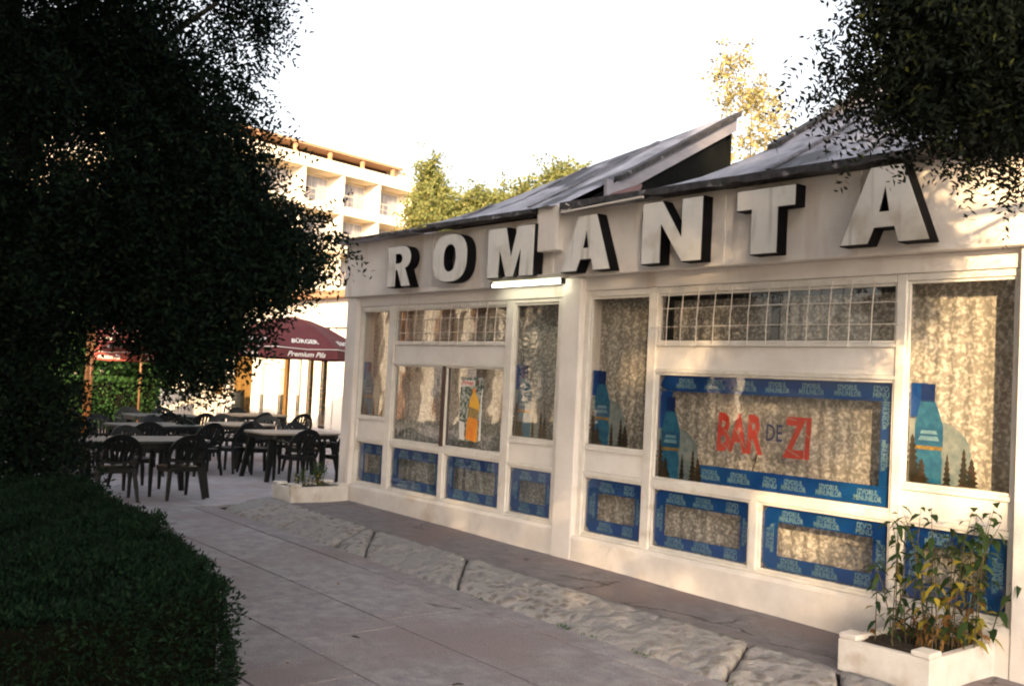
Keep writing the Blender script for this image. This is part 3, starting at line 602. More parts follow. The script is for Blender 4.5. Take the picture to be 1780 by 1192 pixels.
# black inner steel frames behind the transoms
for (xa, xm, xb, za, zb) in ((-10.13, -9.10, -8.05, 2.12, 2.56), (-5.92, -4.80, -3.68, 2.12, 2.60)):
    MB().box(xa, xa+.075, 6.79, 6.82, za, zb).box(xm, xm+.07, 6.79, 6.82, za, zb).box(xa+.076, xm-.001, 6.79, 6.818, zb-.085, zb).box(xm+.071, xb, 6.79, 6.818, zb-.085, zb).box(xa+.076, xm-.001, 6.79, 6.818, za, za+.045).box(xm+.071, xb, 6.79, 6.818, za, za+.045).build('inner_frame', BLACKF, bar)
# curtains
def curtain(x0, x1, label, mat, per=.11, seed=0, z0=.02, z1=2.72, y=6.93):
    r_ = np.random.default_rng(seed); n = int((x1-x0)/.013); V, F = [], []; ph = 0; ys = []
    for i in range(n+1): ph += (.013/per)*2*math.pi*(1+.5*math.sin(i*.013*3+seed)); ys.append(math.sin(ph)*.0045*(1+.4*math.sin(i*.013*5)))
    for i in range(n+1):
        x = x0+(x1-x0)*i/n
        for z in (z0, (z0+z1)/2, z1): V.append((x+.01*math.sin(z*2+i*.05), y+ys[i]*(1.1 if z < 1 else 1), z))
    for i in range(n):
        for j in range(2): F.append((i*3+j, (i+1)*3+j, (i+1)*3+j+1, i*3+j+1))
    o = MB().add(V, F).build('lace_curtain', mat, smooth=True); tag(o, label, 'curtain', 'lace curtains behind the bar windows')
curtain(-10.98, -10.22, 'grey lace curtain behind the narrow window nearest the terrace', LACE2, .12, 1)
curtain(-10.22, -9.10, 'grey lace curtain behind the plain window pane left of the brown divider', LACE2, .13, 2)
curtain(-9.10, -7.98, 'grey lace curtain behind the orange bottle poster', LACE2, .12, 3)
curtain(-7.98, -7.12, 'grey lace curtain behind the narrow window under the lit tube lamp', LACE2, .13, 4)
curtain(-6.87, -5.97, 'cream lace curtain behind the narrow window right of the middle pilaster', LACE, .12, 5)
curtain(-5.97, -4.785, 'cream floral lace curtain behind the left half of the red lettered window', LACE, .16, 6)
curtain(-4.785, -3.62, 'cream floral lace curtain behind the right half of the red lettered window', LACE, .17, 7)
curtain(-3.62, -2.78, 'cream lace curtain behind the tall window at the right edge', LACE, .15, 8)
# poster
po = empty('poster', (-8.82, 6.747, 1.05)); tag(po, 'weathered juice poster with an orange bottle on the left window group', 'poster')
MB().box(0, .40, -.004, .001, 0, .70).build('poster_sheet', GRP, po)
def pp(n, mat, poly, dy=.006): MB().polyXZ(poly, -dy).build(n, mat, po)
pp('bottle_print', ORANGE, [(.13, .02), (.33, .0), (.34, .22), (.30, .27), (.35, .33), (.35, .42), (.31, .49), (.275, .53), (.27, .585), (.225, .585), (.22, .53), (.18, .46), (.16, .38), (.19, .30), (.14, .22)])
pp('bottle_neck_print', YEL, [(.165, .36), (.348, .34), (.348, .42), (.305, .49), (.27, .53), (.225, .53), (.185, .46)], .0065)
pp('label_print', GOLDP, [(.15, .27), (.335, .25), (.335, .35), (.165, .38)], .0068)
pp('glass_print', WHITEP, [(.02, .02), (.11, .0), (.10, .20), (.0, .22)], .0066)
pp('white_print', WHITEP, [(.36, .02), (.395, .02), (.395, .60), (.37, .50), (.36, .35)], .0066)
pp('green_spot_print', FIRP, [(.27, .62), (.33, .62), (.33, .67), (.27, .67)], .0066)
pp('banner_print', WHITEP, [(.01, .59), (.25, .61), (.25, .67), (.01, .66)], .0066)
t = MB(); put_text(t, text_mesh('Prigat', 'prigat', 1, .03, shear=.2), .13, .632, -.0074, .21, .07); t.build('lettering', REDP, po)

# ---- roof of the bar
def poly3(name, pts, mat, th=.05, parent=bar):
    n = len(pts); b = [(x, y, z-th) for x, y, z in pts]; m = MB().add(list(pts)+b, [tuple(range(n)), tuple(range(2*n-1, n-1, -1))]+[(i, n+i, n+(i+1) % n, (i+1) % n) for i in range(n)])
    return m.build(name, mat, parent)
def felt_slope(name, edgeL, edgeR, n=14, amp=.02):  # surface between two edge polylines given from eave to ridge
    def samp(E, t):
        k = t*(len(E)-1); i = min(int(k), len(E)-2); return Vector(E[i]).lerp(Vector(E[i+1]), k-i)
    V, F = [], []; mcols = 40
    for i in range(n+1):
        A, B = samp(edgeL, i/n), samp(edgeR, i/n)
        for j in range(mcols+1):
            p = A.lerp(B, j/mcols); p.z += amp*mnoise.noise(Vector((p.x*2.5, p.y*1.2, 1)))*(1 if 0 < j < mcols else 0)+.012*abs(math.sin(p.x*2.9))*(0 if j in (0, mcols) else 1); V.append(tuple(p))
    q = mcols+1
    F = [(i*q+j, i*q+j+1, (i+1)*q+j+1, (i+1)*q+j) for i in range(n) for j in range(mcols)]
    return MB().add(V, F).build(name, FELT, bar, smooth=True)
felt_slope('roof', [(-9.55, 6.44, 3.43), (-9.15, 6.50, 3.46), (-8.81, 7.0, 3.69), (-8.32, 7.87, 4.18), (-7.8, 8.5, 4.53), (-7.12, 9.19, 4.915)], [(-7.12, 6.44, 3.44), (-7.12, 6.62, 3.50), (-7.12, 7.2, 3.80), (-7.12, 8.0, 4.25), (-7.12, 8.6, 4.58), (-7.12, 9.19, 4.918)])
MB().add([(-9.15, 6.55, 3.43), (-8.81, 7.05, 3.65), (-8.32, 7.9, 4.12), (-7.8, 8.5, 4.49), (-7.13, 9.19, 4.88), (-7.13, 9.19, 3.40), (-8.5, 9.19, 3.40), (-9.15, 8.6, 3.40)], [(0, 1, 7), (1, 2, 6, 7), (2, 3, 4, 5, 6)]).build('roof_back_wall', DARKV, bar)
poly3('roof', [(-11.24, 6.45, 3.425), (-9.5, 6.45, 3.435), (-9.5, 14.3, 3.435), (-11.24, 14.3, 3.425)], FELT, .05)
poly3('roof', [(-7.08, 6.50, 3.445), (-6.0, 6.50, 3.445), (-4.6, 6.9, 3.445), (-4.6, 14.3, 3.445), (-7.08, 14.3, 3.445)], FELT, .05)
felt_slope('roof', [(-6.30, 6.44, 3.44), (-6.05, 6.50, 3.455), (-5.55, 6.75, 3.58), (-5.42, 7.05, 3.73), (-5.30, 7.45, 3.95), (-5.30, 8.09, 4.31), (-5.30, 9.19, 4.91)], [(1.7, 6.44, 3.42), (1.7, 6.50, 3.455), (1.7, 6.75, 3.58), (1.7, 7.05, 3.73), (1.7, 7.45, 3.94), (1.7, 8.09, 4.30), (1.7, 9.19, 4.91)], 18)
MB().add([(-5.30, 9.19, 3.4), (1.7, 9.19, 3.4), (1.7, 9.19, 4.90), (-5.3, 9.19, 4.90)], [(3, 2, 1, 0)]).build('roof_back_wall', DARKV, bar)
poly3('roof', [(-4.59, 6.6, 3.43), (1.7, 6.6, 3.43), (1.7, 14.3, 3.43), (-4.59, 14.3, 3.43)], FELT, .04)
for x_ in (-8.75, -8.2, -7.65):
    ye = {-8.75: 7.05, -8.2: 7.95, -7.65: 8.55}[x_]
    MB().ribbon([(x_-.02, 6.62, 3.515), (x_, 7.0, 3.715), (x_+.01, ye-.05, 3.715+(ye-.05-7.0)*.561)], .05, .012, (0, -.49, .87)).build('felt_seam', SEAM, bar)
for x_ in (-4.7, -3.9, -3.1, -2.3, -1.5, -.7):
    MB().ribbon([(x_-.02, 6.56, 3.505), (x_, 6.78, 3.625), (x_+.015, 7.5, 4.005), (x_, 9.15, 4.92)], .05, .012, (0, -.49, .87)).build('felt_seam', SEAM, bar)
# verge thickness of the second roof and its dark raised rim
MB().add([(-5.31, 7.35, 3.94), (-5.31, 9.19, 4.97), (-5.31, 9.19, 4.78), (-5.31, 7.35, 3.78), (-5.22, 7.35, 3.94), (-5.22, 9.19, 4.97), (-5.22, 9.19, 4.78), (-5.22, 7.35, 3.78)], [(0, 1, 2, 3), (7, 6, 5, 4), (0, 4, 5, 1), (3, 2, 6, 7), (0, 3, 7, 4), (1, 5, 6, 2)]).build('verge', TAR, bar)
MB().add([(-5.56, 6.72, 3.56), (-5.32, 7.36, 3.90), (-5.32, 7.36, 3.45), (-5.56, 6.72, 3.45)], [(0, 1, 2, 3)]).build('verge_side', TAR, bar)
# gable end of the first roof: black panel painting the shade of the open void, grey bargeboard, dark verge
MB().add([(-7.16, 6.7, 3.42), (-7.16, 9.07, 3.42), (-7.16, 9.07, 4.78), (-7.16, 7.0, 3.62), (-7.11, 6.7, 3.42), (-7.11, 9.07, 3.42), (-7.11, 9.07, 4.78), (-7.11, 7.0, 3.62)], [(0, 1, 2, 3), (7, 6, 5, 4), (0, 3, 7, 4), (1, 5, 6, 2), (3, 2, 6, 7)]).build('gable_void_panel', DARKV, bar)
def board(name, mat, x0, x1, ya, yb, dz0, dz1):
    f = lambda y: 3.88+(y-7.32)*(4.918-3.88)/(9.19-7.32)
    return MB().hexa([(x0, ya, f(ya)+dz0), (x1, ya, f(ya)+dz0), (x1, yb, f(yb)+dz0), (x0, yb, f(yb)+dz0), (x0, ya, f(ya)+dz1), (x1, ya, f(ya)+dz1), (x1, yb, f(yb)+dz1), (x0, yb, f(yb)+dz1)]).build(name, mat, bar)
board('barge_board', BARGE, -7.10, -7.065, 7.22, 9.19, -.19, -.045); board('verge', TAR, -7.14, -7.03, 7.30, 9.23, -.043, .012)
MB().box(-7.10, -7.06, 7.12, 7.215, 3.62, 3.82).build('barge_board', BARGE, bar)
sh = MB().box(-.17, .17, -.12, .12, -.012, .012).build('roof_sheet', SHEET); sh.location = (-6.80, 7.10, 3.62); sh.rotation_euler = (R(38), R(-14), R(20)); tag(sh, 'loose red-brown sheet lying at the foot of the dark roof gable', 'sheet')
# ragged tar edges at the eaves
def tar_edge(x0, x1, z, th=1):
    n = int((x1-x0)/.12); V = []
    for i in range(n+1):
        x = x0+(x1-x0)*i/n; d = .020*mnoise.noise(Vector((x*5, 0, 0)))+.012*mnoise.noise(Vector((x*14, 2, 0)))
        V += [(x, 6.43+d*.6, z+.025*th), (x, 6.425+d, z-(.035-d*1.6)*th), (x, 6.60, z-(.035-d)*th), (x, 6.60, z+.03*th)]
    F = []
    for i in range(n):
        for k in range(4): a_, b_ = i*4+k, i*4+(k+1) % 4; F.append((a_, b_, b_+4, a_+4))
    F += [(3, 2, 1, 0), (n*4, n*4+1, n*4+2, n*4+3)]
    MB().add(V, F).build('eave_edge', TAR, bar)
tar_edge(-11.25, -9.2, 3.41, .45); tar_edge(-9.2, -7.42, 3.425, .8); tar_edge(-7.0, 1.75, 3.435)
m = MB().ribbon([(-6.95, 6.42, 3.36), (-6.4, 6.41, 3.375), (-5.92, 6.42, 3.395)], .014, .035, (0, 1, 0)).build('eave_trim', FRAMEM, bar)
m = MB().tube([(-6.97, 6.48, 3.40), (-6.9, 6.42, 3.44), (-6.83, 6.43, 3.40), (-6.88, 6.42, 3.37), (-6.98, 6.44, 3.385)], .006, 5).build('eave_wire', GRILLE, bar)

# ================================================================== LETTERS
def arcp(cx, cz, rx, rz, a0, a1, n): return [(cx+rx*math.cos(R(t)), cz+rz*math.sin(R(t))) for t in np.linspace(a0, a1, n)]
def sup(cx, cz, rx, rz, n=36, e=2.6):
    o = []
    for i in range(n):
        t = 2*math.pi*i/n; c, s = math.cos(t), math.sin(t); o.append((cx+rx*math.copysign(abs(c)**(2/e), c), cz+rz*math.copysign(abs(s)**(2/e), s)))
    return o
GL = {
 'R': (.50, [[(0, 0), (0, 1), (.56, 1)]+arcp(.60, .70, .38, .30, 80, -50, 10)+[(.76, .44), (1.0, 0), (.62, 0), (.42, .40), (.36, .40), (.36, 0)], [(.34, .58), (.50, .58)]+arcp(.50, .68, .11, .10, -70, 70, 6)+[(.50, .79), (.34, .79)]]),
 'O': (.63, [sup(.5, .5, .5, .5), sup(.5, .5, .17, .27, 24, 2.3)]),
 'M': (.72, [[(0, 0), (0, 1), (.40, 1), (.52, .42), (.64, 1), (1, 1), (1, 0), (.70, 0), (.72, .50), (.58, 0), (.42, 0), (.28, .50), (.26, 0)]]),
 'A': (.67, [[(0, 0), (.33, 1), (.70, 1), (1, 0), (.66, 0), (.61, .20), (.40, .20), (.33, 0)], [(.455, .42), (.545, .42), (.505, .68)]]),
 'N': (.66, [[(0, 0), (0, 1), (.34, 1), (.66, .42), (.66, 1), (1, 1), (1, 0), (.68, 0), (.33, .60), (.33, 0)]]),
 'T': (.545, [[(.26, 0), (.26, .68), (0, .68), (0, 1), (1, 1), (1, .68), (.72, .68), (.72, 0)]]),
}
def curve_plate(name, polys, wd, ht, ext, off, mat, parent, y):
    cu = bpy.data.curves.new(name, 'CURVE'); cu.dimensions = '2D'; cu.fill_mode = 'BOTH'; cu.extrude = ext; cu.offset = off
    for pl in polys:
        s = cu.splines.new('POLY'); s.points.add(len(pl)-1)
        for i, (x, z) in enumerate(pl): s.points[i].co = (x*wd, z*ht, 0, 1)
        s.use_cyclic_u = True
    o = bpy.data.objects.new(name, cu); COL.objects.link(o); dg = bpy.context.evaluated_depsgraph_get(); dg.update()
    me = bpy.data.meshes.new_from_object(o.evaluated_get(dg)); COL.objects.unlink(o); bpy.data.objects.remove(o)
    me.materials.clear(); me.materials.append(mat)
    me.transform(Matrix.Rotation(R(90), 4, 'X')); me.name = name
    ob = bpy.data.objects.new(name, me); COL.objects.link(ob); ob.parent = parent; ob.location = (0, y, 0); return ob
def letter(ch, x, z, wd, ht, y, label):
    _, polys = GL[ch]; e = empty('sign_letter', (x, y, z)); tag(e, label, 'letter', 'raised letters of the bar sign')
    curve_plate('side_shell', polys, wd, ht, .060, 0, LSIDE, e, .064); curve_plate('front_face', polys, wd, ht, .003, -.007, LFACE, e, 0)
YL = 6.455
letter('R', -9.99, 2.765, .49, .485, YL, 'raised letter R with cream face at the left start of the sign')
letter('O', -9.08, 2.775, .63, .535, YL, 'raised round letter O of the roof-edge sign')
letter('M', -8.10, 2.78, .73, .52, YL, 'raised letter M above the lit tube lamp')
letter('A', -6.97, 2.785, .66, .53, YL, 'raised letter A overlapping the middle pilaster, left of the N')
letter('N', -5.94, 2.80, .67, .545, YL, 'raised letter N between the first A and the T')
letter('T', -4.93, 2.81, .55, .525, YL, 'raised letter T between the N and the last A')
letter('A', -4.0, 2.82, .69, .555, YL, 'raised last letter A with leaf shadows, at the right end of the sign')

# tube lamp
lamp = empty('tube_lamp', (-8.07, 6.53, 2.72)); tag(lamp, 'lit fluorescent tube lamp on the fascia under the letter M', 'lamp')
MB().box(-.03, 1.09, -.02, .05, .025, .075).build('housing', FIXT, lamp, bevel=.006)
MB().tube([(.0, -.005, -.006), (1.05, -.005, -.006)], .019, 12).build('tube', TUBE, lamp, smooth=True)
MB().box(1.052, 1.075, -.025, .02, -.03, .024).box(-.024, -.002, -.025, .02, -.03, .024).build('lamp_holder', BLACKF, lamp)
MB().tube([(1.09, .0, .05), (1.12, .03, .06), (1.13, .05, .1)], .012, 6).build('cable_gland', FIXT, lamp)

# ================================================================== PLANTERS + PLANTS
def planter(x0, y0, z0, h, dx, dy, label):
    e = empty('planter', (x0, y0, z0)); tag(e, label, 'planter', 'white concrete planters by the bar')
    t = .055; m = MB(); ph = h-.035
    outer = [(0, 0), (dx, 0), (dx, dy), (0, dy)]; inner = [(t, t), (dx-t, t), (dx-t, dy-t), (t, dy-t)]
    V = [(x, y, -.08) for x, y in outer]+[(x, y, ph) for x, y in outer]+[(x, y, ph) for x, y in inner]+[(x, y, ph-.12) for x, y in inner]; F = []
    for i in range(4): j = (i+1) % 4; F += [(i, j, 4+j, 4+i), (4+i, 4+j, 8+j, 8+i), (8+i, 8+j, 12+j, 12+i)]
    m.add(V, F); m.build('trough', PLANTERM, e, bevel=.006)
    for (cx, cy) in ((0, 0), (dx-.13, 0), (0, dy-.15), (dx-.13, dy-.15)):
        MB().box(cx+.003, cx+.127, cy+.003, cy+.147, ph+.002, h).build('corner_block', PLANTERM, e, bevel=.006)
    n = 10; V = []; F = []
    for i in range(n+1):
        for j in range(n+1): V.append((t-.004+(dx-2*t+.008)*i/n, t-.004+(dy-2*t+.008)*j/n, ph-.03+.03*mnoise.noise(Vector((i*.9+x0, j*.9, 0)))))
    F = [(i*(n+1)+j, (i+1)*(n+1)+j, (i+1)*(n+1)+j+1, i*(n+1)+j+1) for i in range(n) for j in range(n)]
    tag(MB().add(V, F).build('soil', SOIL, e, smooth=True), kind='stuff'); return e
planter(-11.40, 5.84, .145, .205, .50, .80, 'low white planter with small bushy plants beside the terrace tables')
planter(-3.50, 5.80, .0, .235, .61, .90, 'white planter with tall leafy plants at the lower right corner')
def plant(name, base, stems, hmin, hmax, spread, nleaf, ll, lw, mats, label, seed, cat='plant', lean=(0, 0), ymix=.0, dry=0):
    e = empty(name, base); tag(e, label, cat); r_ = np.random.default_rng(seed); sm = MB(); P, D, Ls, Ws, K = [], [], [], [], []
    for s in range(stems):
        an = r_.uniform(0, 2*math.pi); rr = spread[0]*math.sqrt(r_.uniform()); x, y = rr*math.cos(an), rr*math.sin(an)*spread[2]
        h = r_.uniform(hmin, hmax); tx, ty = x+r_.normal()*spread[1]+lean[0]*h, y+r_.normal()*spread[1]+lean[1]*h
        pts = [Vector((x, y, 0)), Vector((x+(tx-x)*.2, y+(ty-y)*.2, h*.4)), Vector((x+(tx-x)*.55, y+(ty-y)*.55, h*.75)), Vector((tx, ty, h))]
        sm.tube(pts, [.005, .004, .003, .0015], 4, False)
        for q in range(nleaf):
            f = (q+1+r_.uniform(-.4, .4))/nleaf; f = min(max(f, .12), 1); k = f*3; i = min(int(k), 2); p = pts[i].lerp(pts[i+1], k-i)
            a2 = q*2.4+r_.uniform(-.4, .4); d = Vector((math.cos(a2), math.sin(a2), r_.uniform(-.5, .5)))
            P.append(p); D.append(d); Ls.append(ll*r_.uniform(.6, 1.25)); Ws.append(lw*r_.uniform(.7, 1.2)); K.append(f)
    sm.build('stem', STEM, e)
    P, D, Ls, Ws, K = map(np.array, (P, D, Ls, Ws, K))
    sel = r_.uniform(size=len(P)); yl = (sel < ymix*(K < .62)); dr = (sel > 1-dry)*(K < .35)
    for nm, mk, mt in (('foliage', ~(yl | dr), mats[0]), ('yellow_leaves', yl, mats[1]), ('dry_leaves', dr, mats[2])):
        if mk.sum() == 0: continue
        V, F = bentleaf(P[mk], D[mk], Ls[mk], Ws[mk], r_); me = meshfrom(nm, V, F, mt); ob = bpy.data.objects.new(nm, me); COL.objects.link(ob); ob.parent = e
    return e
def bentleaf(pos, dirs, L, W, rng):
    n = len(pos); d = unit(dirs.astype(float)); s = unit(np.cross(d, np.array([0, 0, 1.])+rng.normal(size=(n, 3))*.25)); dn = np.array([0, 0, -1.])
    L = L[:, None]; W = W[:, None]; rows_ = []
    for t, wf, dr in ((0, .06, 0), (.3, .5, .02), (.62, .42, .16), (1, .02, .48)):
        c = pos+d*L*t*(1-.2*t)+dn*L*dr; rows_ += [c-s*W*wf, c+s*W*wf]
    V = np.stack(rows_, 1).reshape(-1, 3); b = np.arange(n)[:, None]*8
    F = np.concatenate([b+np.array([[2*i, 2*i+1, 2*i+3, 2*i+2]]) for i in range(3)], 0); return V, F
PM = (LPLANT, LYEL, LDRY)
plant('bushy_plant', (-11.14, 6.08, .30), 9, .12, .24, (.10, .04, 1.2), 12, .055, .016, (LMID, LYEL, LDRY), 'small green plant at the near end of the terrace planter', 1, ymix=.2, dry=.1)
plant('bushy_plant', (-11.15, 6.32, .30), 12, .16, .34, (.11, .05, 1.0), 14, .06, .016, (LMID, LYEL, LDRY), 'fuller green plant at the far end of the terrace planter', 2, ymix=.25, dry=.15)
plant('leafy_plant', (-3.22, 6.15, .16), 12, .45, .98, (.20, .12, 1.3), 14, .11, .034, PM, 'tall leafy plant with drooping leaves at the left of the right planter', 3, lean=(-.10, 0), ymix=.16, dry=.1)
plant('leafy_plant', (-3.02, 6.42, .16), 15, .45, .98, (.18, .12, 1.1), 15, .12, .046, PM, 'tall leafy plant with yellowing lower leaves at the right of the right planter', 4, lean=(.10, .04), ymix=.34, dry=.25)
plant('dry_plant', (-3.12, 6.35, .16), 16, .10, .30, (.22, .06, 1.2), 9, .08, .022, (LDRY, LYEL, LDRY), 'low dry brown stalks under the tall plants of the right planter', 5)
r_ = np.random.default_rng(3)
for (x, s_) in ((-6.2, .6), (-5.25, 1.1), (-5.0, .8), (-4.5, 1), (-3.75, .6)):
    n = int(26*s_); p = np.stack([x+r_.normal(size=n)*.05*s_, 5.06+r_.normal(size=n)*.015, np.full(n, PZ(x)+.004)], 1); d = r_.normal(size=(n, 3))*.6+np.array([0, 0, 1.0])
    V, F = leaves(p, d, .035*s_*r_.uniform(.6, 1.3, n), np.full(n, .007), r_); me = meshfrom('weeds', V, F, LMID); ob = bpy.data.objects.new('weeds', me); COL.objects.link(ob); tag(ob, kind='stuff', label='small tuft of weeds growing at the foot of the kerb', cat='weeds')
# dead leaves on the path
r_ = np.random.default_rng(9); P = []
for (cx, cy, sx, sy, n) in ((-4.65, 2.35, .25, .18, 60), (-4.2, 2.0, .35, .2, 70), (-6.5, 3.6, 2.5, .9, 22), (-3.5, 4.9, 1.5, .2, 10)):
    q = np.stack([cx+r_.normal(size=n)*sx, cy+r_.normal(size=n)*sy, np.zeros(n)], 1); q[:, 2] = [PZ(x)+.006 for x in q[:, 0]]; P.append(q)
P = np.concatenate(P); n = len(P); d = r_.normal(size=(n, 3)); d[:, 2] = .05; V, F = leaves(P, d, .035*r_.uniform(.5, 1.3, n), .015*r_.uniform(.6, 1.3, n), r_)
ob = bpy.data.objects.new('fallen_leaves', meshfrom('fallen_leaves', V, F, LDRY)); COL.objects.link(ob); tag(ob, kind='stuff', label='dry yellow leaves scattered on the paved path', cat='leaves')
for (x, y, rz, lab) in ((-5.75, 3.62, .3, 'small dark twig on the path nearer the hedge'), (-4.62, 3.62, 1.2, 'small dark twig on the path nearer the bottom edge')):
    o = MB().tube([(-.03, 0, .006), (0, .006, .009), (.035, 0, .006)], [.004, .006, .003], 5).build('twig', BARK); o.location = (x, y, PZ(x)); o.rotation_euler = (0, 0, rz); tag(o, lab, 'twig', 'twigs on the path')

# ================================================================== TERRACE FURNITURE
def make_chair():
    e = empty('garden_chair'); mk = lambda m, n, s=True: m.build(n, PLASTIC, e, smooth=s)
    # seat
    rr = []; 
    for (cx, cy, a0) in ((.17, .16, 0), (-.17, .16, 90), (-.17, -.17, 180), (.17, -.17, 270)): rr += [(cx+.06*math.cos(R(a0+t)), cy+.06*math.sin(R(a0+t))) for t in (0, 30, 60, 90)]
    m = MB().prism(rr, .415, .44); m.prism([(x*.97, y*.97) for x, y in rr], .375, .414); m.build('seat', PLASTIC, e)
    # backrest: arch band, slats, lower rail
    m = MB(); y0 = -.20
    bk = lambda x, z: (x, y0-(z-.44)*.26-.05*(1-(x/.28)**2)*((z-.44)/.45), z)
    po_, pi_ = [], []
    for t in np.linspace(-14, 194, 22): po_.append((.29*math.cos(R(t)), .60+.29*math.sin(R(t)))); pi_.append((.235*math.cos(R(t)), .60+.205*math.sin(R(t))))
    V = []
    for (xo, zo), (xi, zi) in zip(po_, pi_):
        for (x, z, dy) in ((xo, zo, 0), (xi, zi, 0), (xi, zi, .022), (xo, zo, .022)): q = bk(x, z); V.append((q[0], q[1]-dy, q[2]))
    F = []
    for i in range(21):
        for k in range(4): a_, b_ = i*4+k, i*4+(k+1) % 4; F.append((a_, b_, b_+4, a_+4))
    F += [(0, 1, 2, 3), (87, 86, 85, 84)]; m.add(V, F)
    m.ribbon([bk(-.225, .545), bk(0, .525), bk(.225, .545)], .05, .02, (0, 1, 0)) if False else m.ribbon([bk(-.235, .54), bk(0, .52), bk(.235, .54)], .055, .018, (0, 1, 0))
    for sx in (-1, 1): m.ribbon([bk(sx*.262, .56), (sx*.225, -.205, .42)], .05, .02, (0, 1, 0))
    m.build('backrest', PLASTIC, e)
    for x in (-.15, -.09, -.03, .03, .09, .15):
        b = MB().ribbon([bk(x*.85, .525), bk(x*1.05, .70), bk(x*1.18, .60+.205*math.sqrt(max(.05, 1-(x*1.18/.235)**2))+.012)], .042, .012, (0, 1, 0)); b.build('slat', PLASTIC, e)
    for sx in (-1, 1):
        b = MB().ribbon([(sx*.275, -.245, .66), (sx*.295, -.10, .665), (sx*.30, .10, .66), (sx*.29, .19, .645), (sx*.275, .235, .59)], [.03, .045, .055, .05, .04], .02, (0, 0, 1)); b.build('armrest', PLASTIC, e)
        for sy in (-1, 1):
            x0_, y0_ = sx*.205, sy*.20 if sy > 0 else -.20; x1_, y1_ = sx*.265, .245 if sy > 0 else -.27; top = .60 if sy > 0 else .44; xt = sx*.272 if sy > 0 else x0_; yt = .235 if sy > 0 else y0_
            b = MB().ribbon([(x1_, y1_, 0), ((x1_+xt)/2, (y1_+yt)/2, top*.55), (xt, yt, top)], [.035, .055, .05], .03, (0, 1, 0)); b.build('leg', PLASTIC, e)
    return e
def make_table(L, W, topmat, oval=True):
    e = empty('garden_table'); rr = []; c = .22
    for (sx, sy, a0) in ((1, 1, 0), (-1, 1, 90), (-1, -1, 180), (1, -1, 270)): rr += [(sx*(W/2-c)+c*math.cos(R(a0+t)), sy*(L/2-c)+c*math.sin(R(a0+t))) for t in (0, 18, 36, 54, 72, 90)]
    MB().prism(rr, .695, .72).build('tabletop', topmat, e, bevel=0)
    MB().prism([(x*.95, y*.95) for x, y in rr], .63, .694).build('apron', PLASTIC, e)
    for sx in (-1, 1):
        for sy in (-1, 1):
            xt, yt = sx*(W/2-.13), sy*(L/2-.16); xb, yb = sx*(W/2-.05), sy*(L/2-.06)
            MB().hexa([(xb-.025, yb-.03, 0), (xb+.025, yb-.03, 0), (xb+.025, yb+.03, 0), (xb-.025, yb+.03, 0), (xt-.035, yt-.05, .64), (xt+.035, yt-.05, .64), (xt+.035, yt+.05, .64), (xt-.035, yt+.05, .64)]).build('leg', PLASTIC, e)
    return e
PL = .062
first = {}
def table(L, W, mat, x, y, rz, label):
    k = (L, W, mat.name)
    if k not in first: t_ = make_table(L, W, mat); first[k] = t_
    else: t_ = copy_tree(first[k])
    t_.location = (x, y, PL); t_.rotation_euler = (0, 0, rz); tag(t_, label, 'table', 'plastic terrace tables')
chair0 = make_chair(); used = [False]
def chair(x, y, rz, label):
    c = copy_tree(chair0) if used[0] else chair0; used[0] = True
    c.location = (x, y, PL); c.scale = (.92, .92, .92); c.rotation_euler = (0, 0, R(rz+rnd.uniform(-6, 6))); tag(c, label, 'chair', 'dark plastic terrace armchairs')
table(1.9, .92, PLASTICT, -12.60, 4.45, 0, 'long dark green table closest to the hedge, with two chairs backed to the camera')
table(1.35, .95, PLASTICB, -14.05, 7.5, 0, 'table with beige top right behind the terrace planter')
table(1.0, .95, PLASTICB, -16.05, 7.55, .3, 'small table with pale top in front of the restaurant columns')
table(1.35, .95, PLASTICT, -15.6, 5.9, .3, 'green-grey table between the long table and the pale-topped one')
table(1.35, .95, PLASTICT, -15.9, 4.1, 0, 'green-grey table directly behind the orange pole')
table(1.35, .95, PLASTICT, -18.6, 7.2, 0, 'farthest left table, in front of the green hedge')
table(1.35, .95, PLASTICB, -19.4, 9.4, .2, 'far table beside the white picket rail')
# facing angle: 0 faces +Y ; 90 faces -X (back towards the camera side)
chair(-12.28, 4.98, 92, 'dark armchair backed to the camera at the right end of the long front table')
chair(-12.26, 4.18, 88, 'dark armchair backed to the camera at the left of the long front table')
chair(-12.7, 3.25, 10, 'dark armchair at the shaded left end of the long front table')
chair(-13.45, 4.05, 268, 'dark armchair on the far side of the long front table, near the orange pole')
chair(-13.42, 4.85, 272, 'dark armchair on the far side of the long front table, its right one')
chair(-13.48, 7.28, 96, 'dark armchair backed to the camera at the left of the planter table')
chair(-13.42, 8.03, 90, 'dark armchair backed to the camera at the right of the planter table')
chair(-14.85, 7.35, 268, 'dark armchair across the planter table, the left of the far pair')
chair(-14.85, 8.15, 275, 'dark armchair across the planter table, the right of the far pair')
chair(-15.75, 6.72, 25, 'dark armchair turned sideways left of the small pale table')
chair(-15.60, 8.25, 150, 'dark armchair at the near right of the small pale table')
chair(-17.1, 7.75, 255, 'dark armchair behind the small pale table, its left one')
chair(-16.9, 8.45, 235, 'dark armchair behind the small pale table, its right one')
chair(-14.95, 5.55, 70, 'dark armchair in front of the middle green-grey table, left one')
chair(-14.85, 6.35, 100, 'dark armchair in front of the middle green-grey table, right one')
chair(-15.1, 6.95, 120, 'dark armchair half turned between the middle table and the small pale one')
chair(-16.35, 5.4, 280, 'dark armchair behind the middle green-grey table, left one')
chair(-16.3, 6.3, 285, 'dark armchair behind the middle green-grey table, right one')
chair(-15.2, 3.75, 90, 'dark armchair just behind the orange pole, left one')
chair(-15.2, 4.55, 90, 'dark armchair just behind the orange pole, right one')
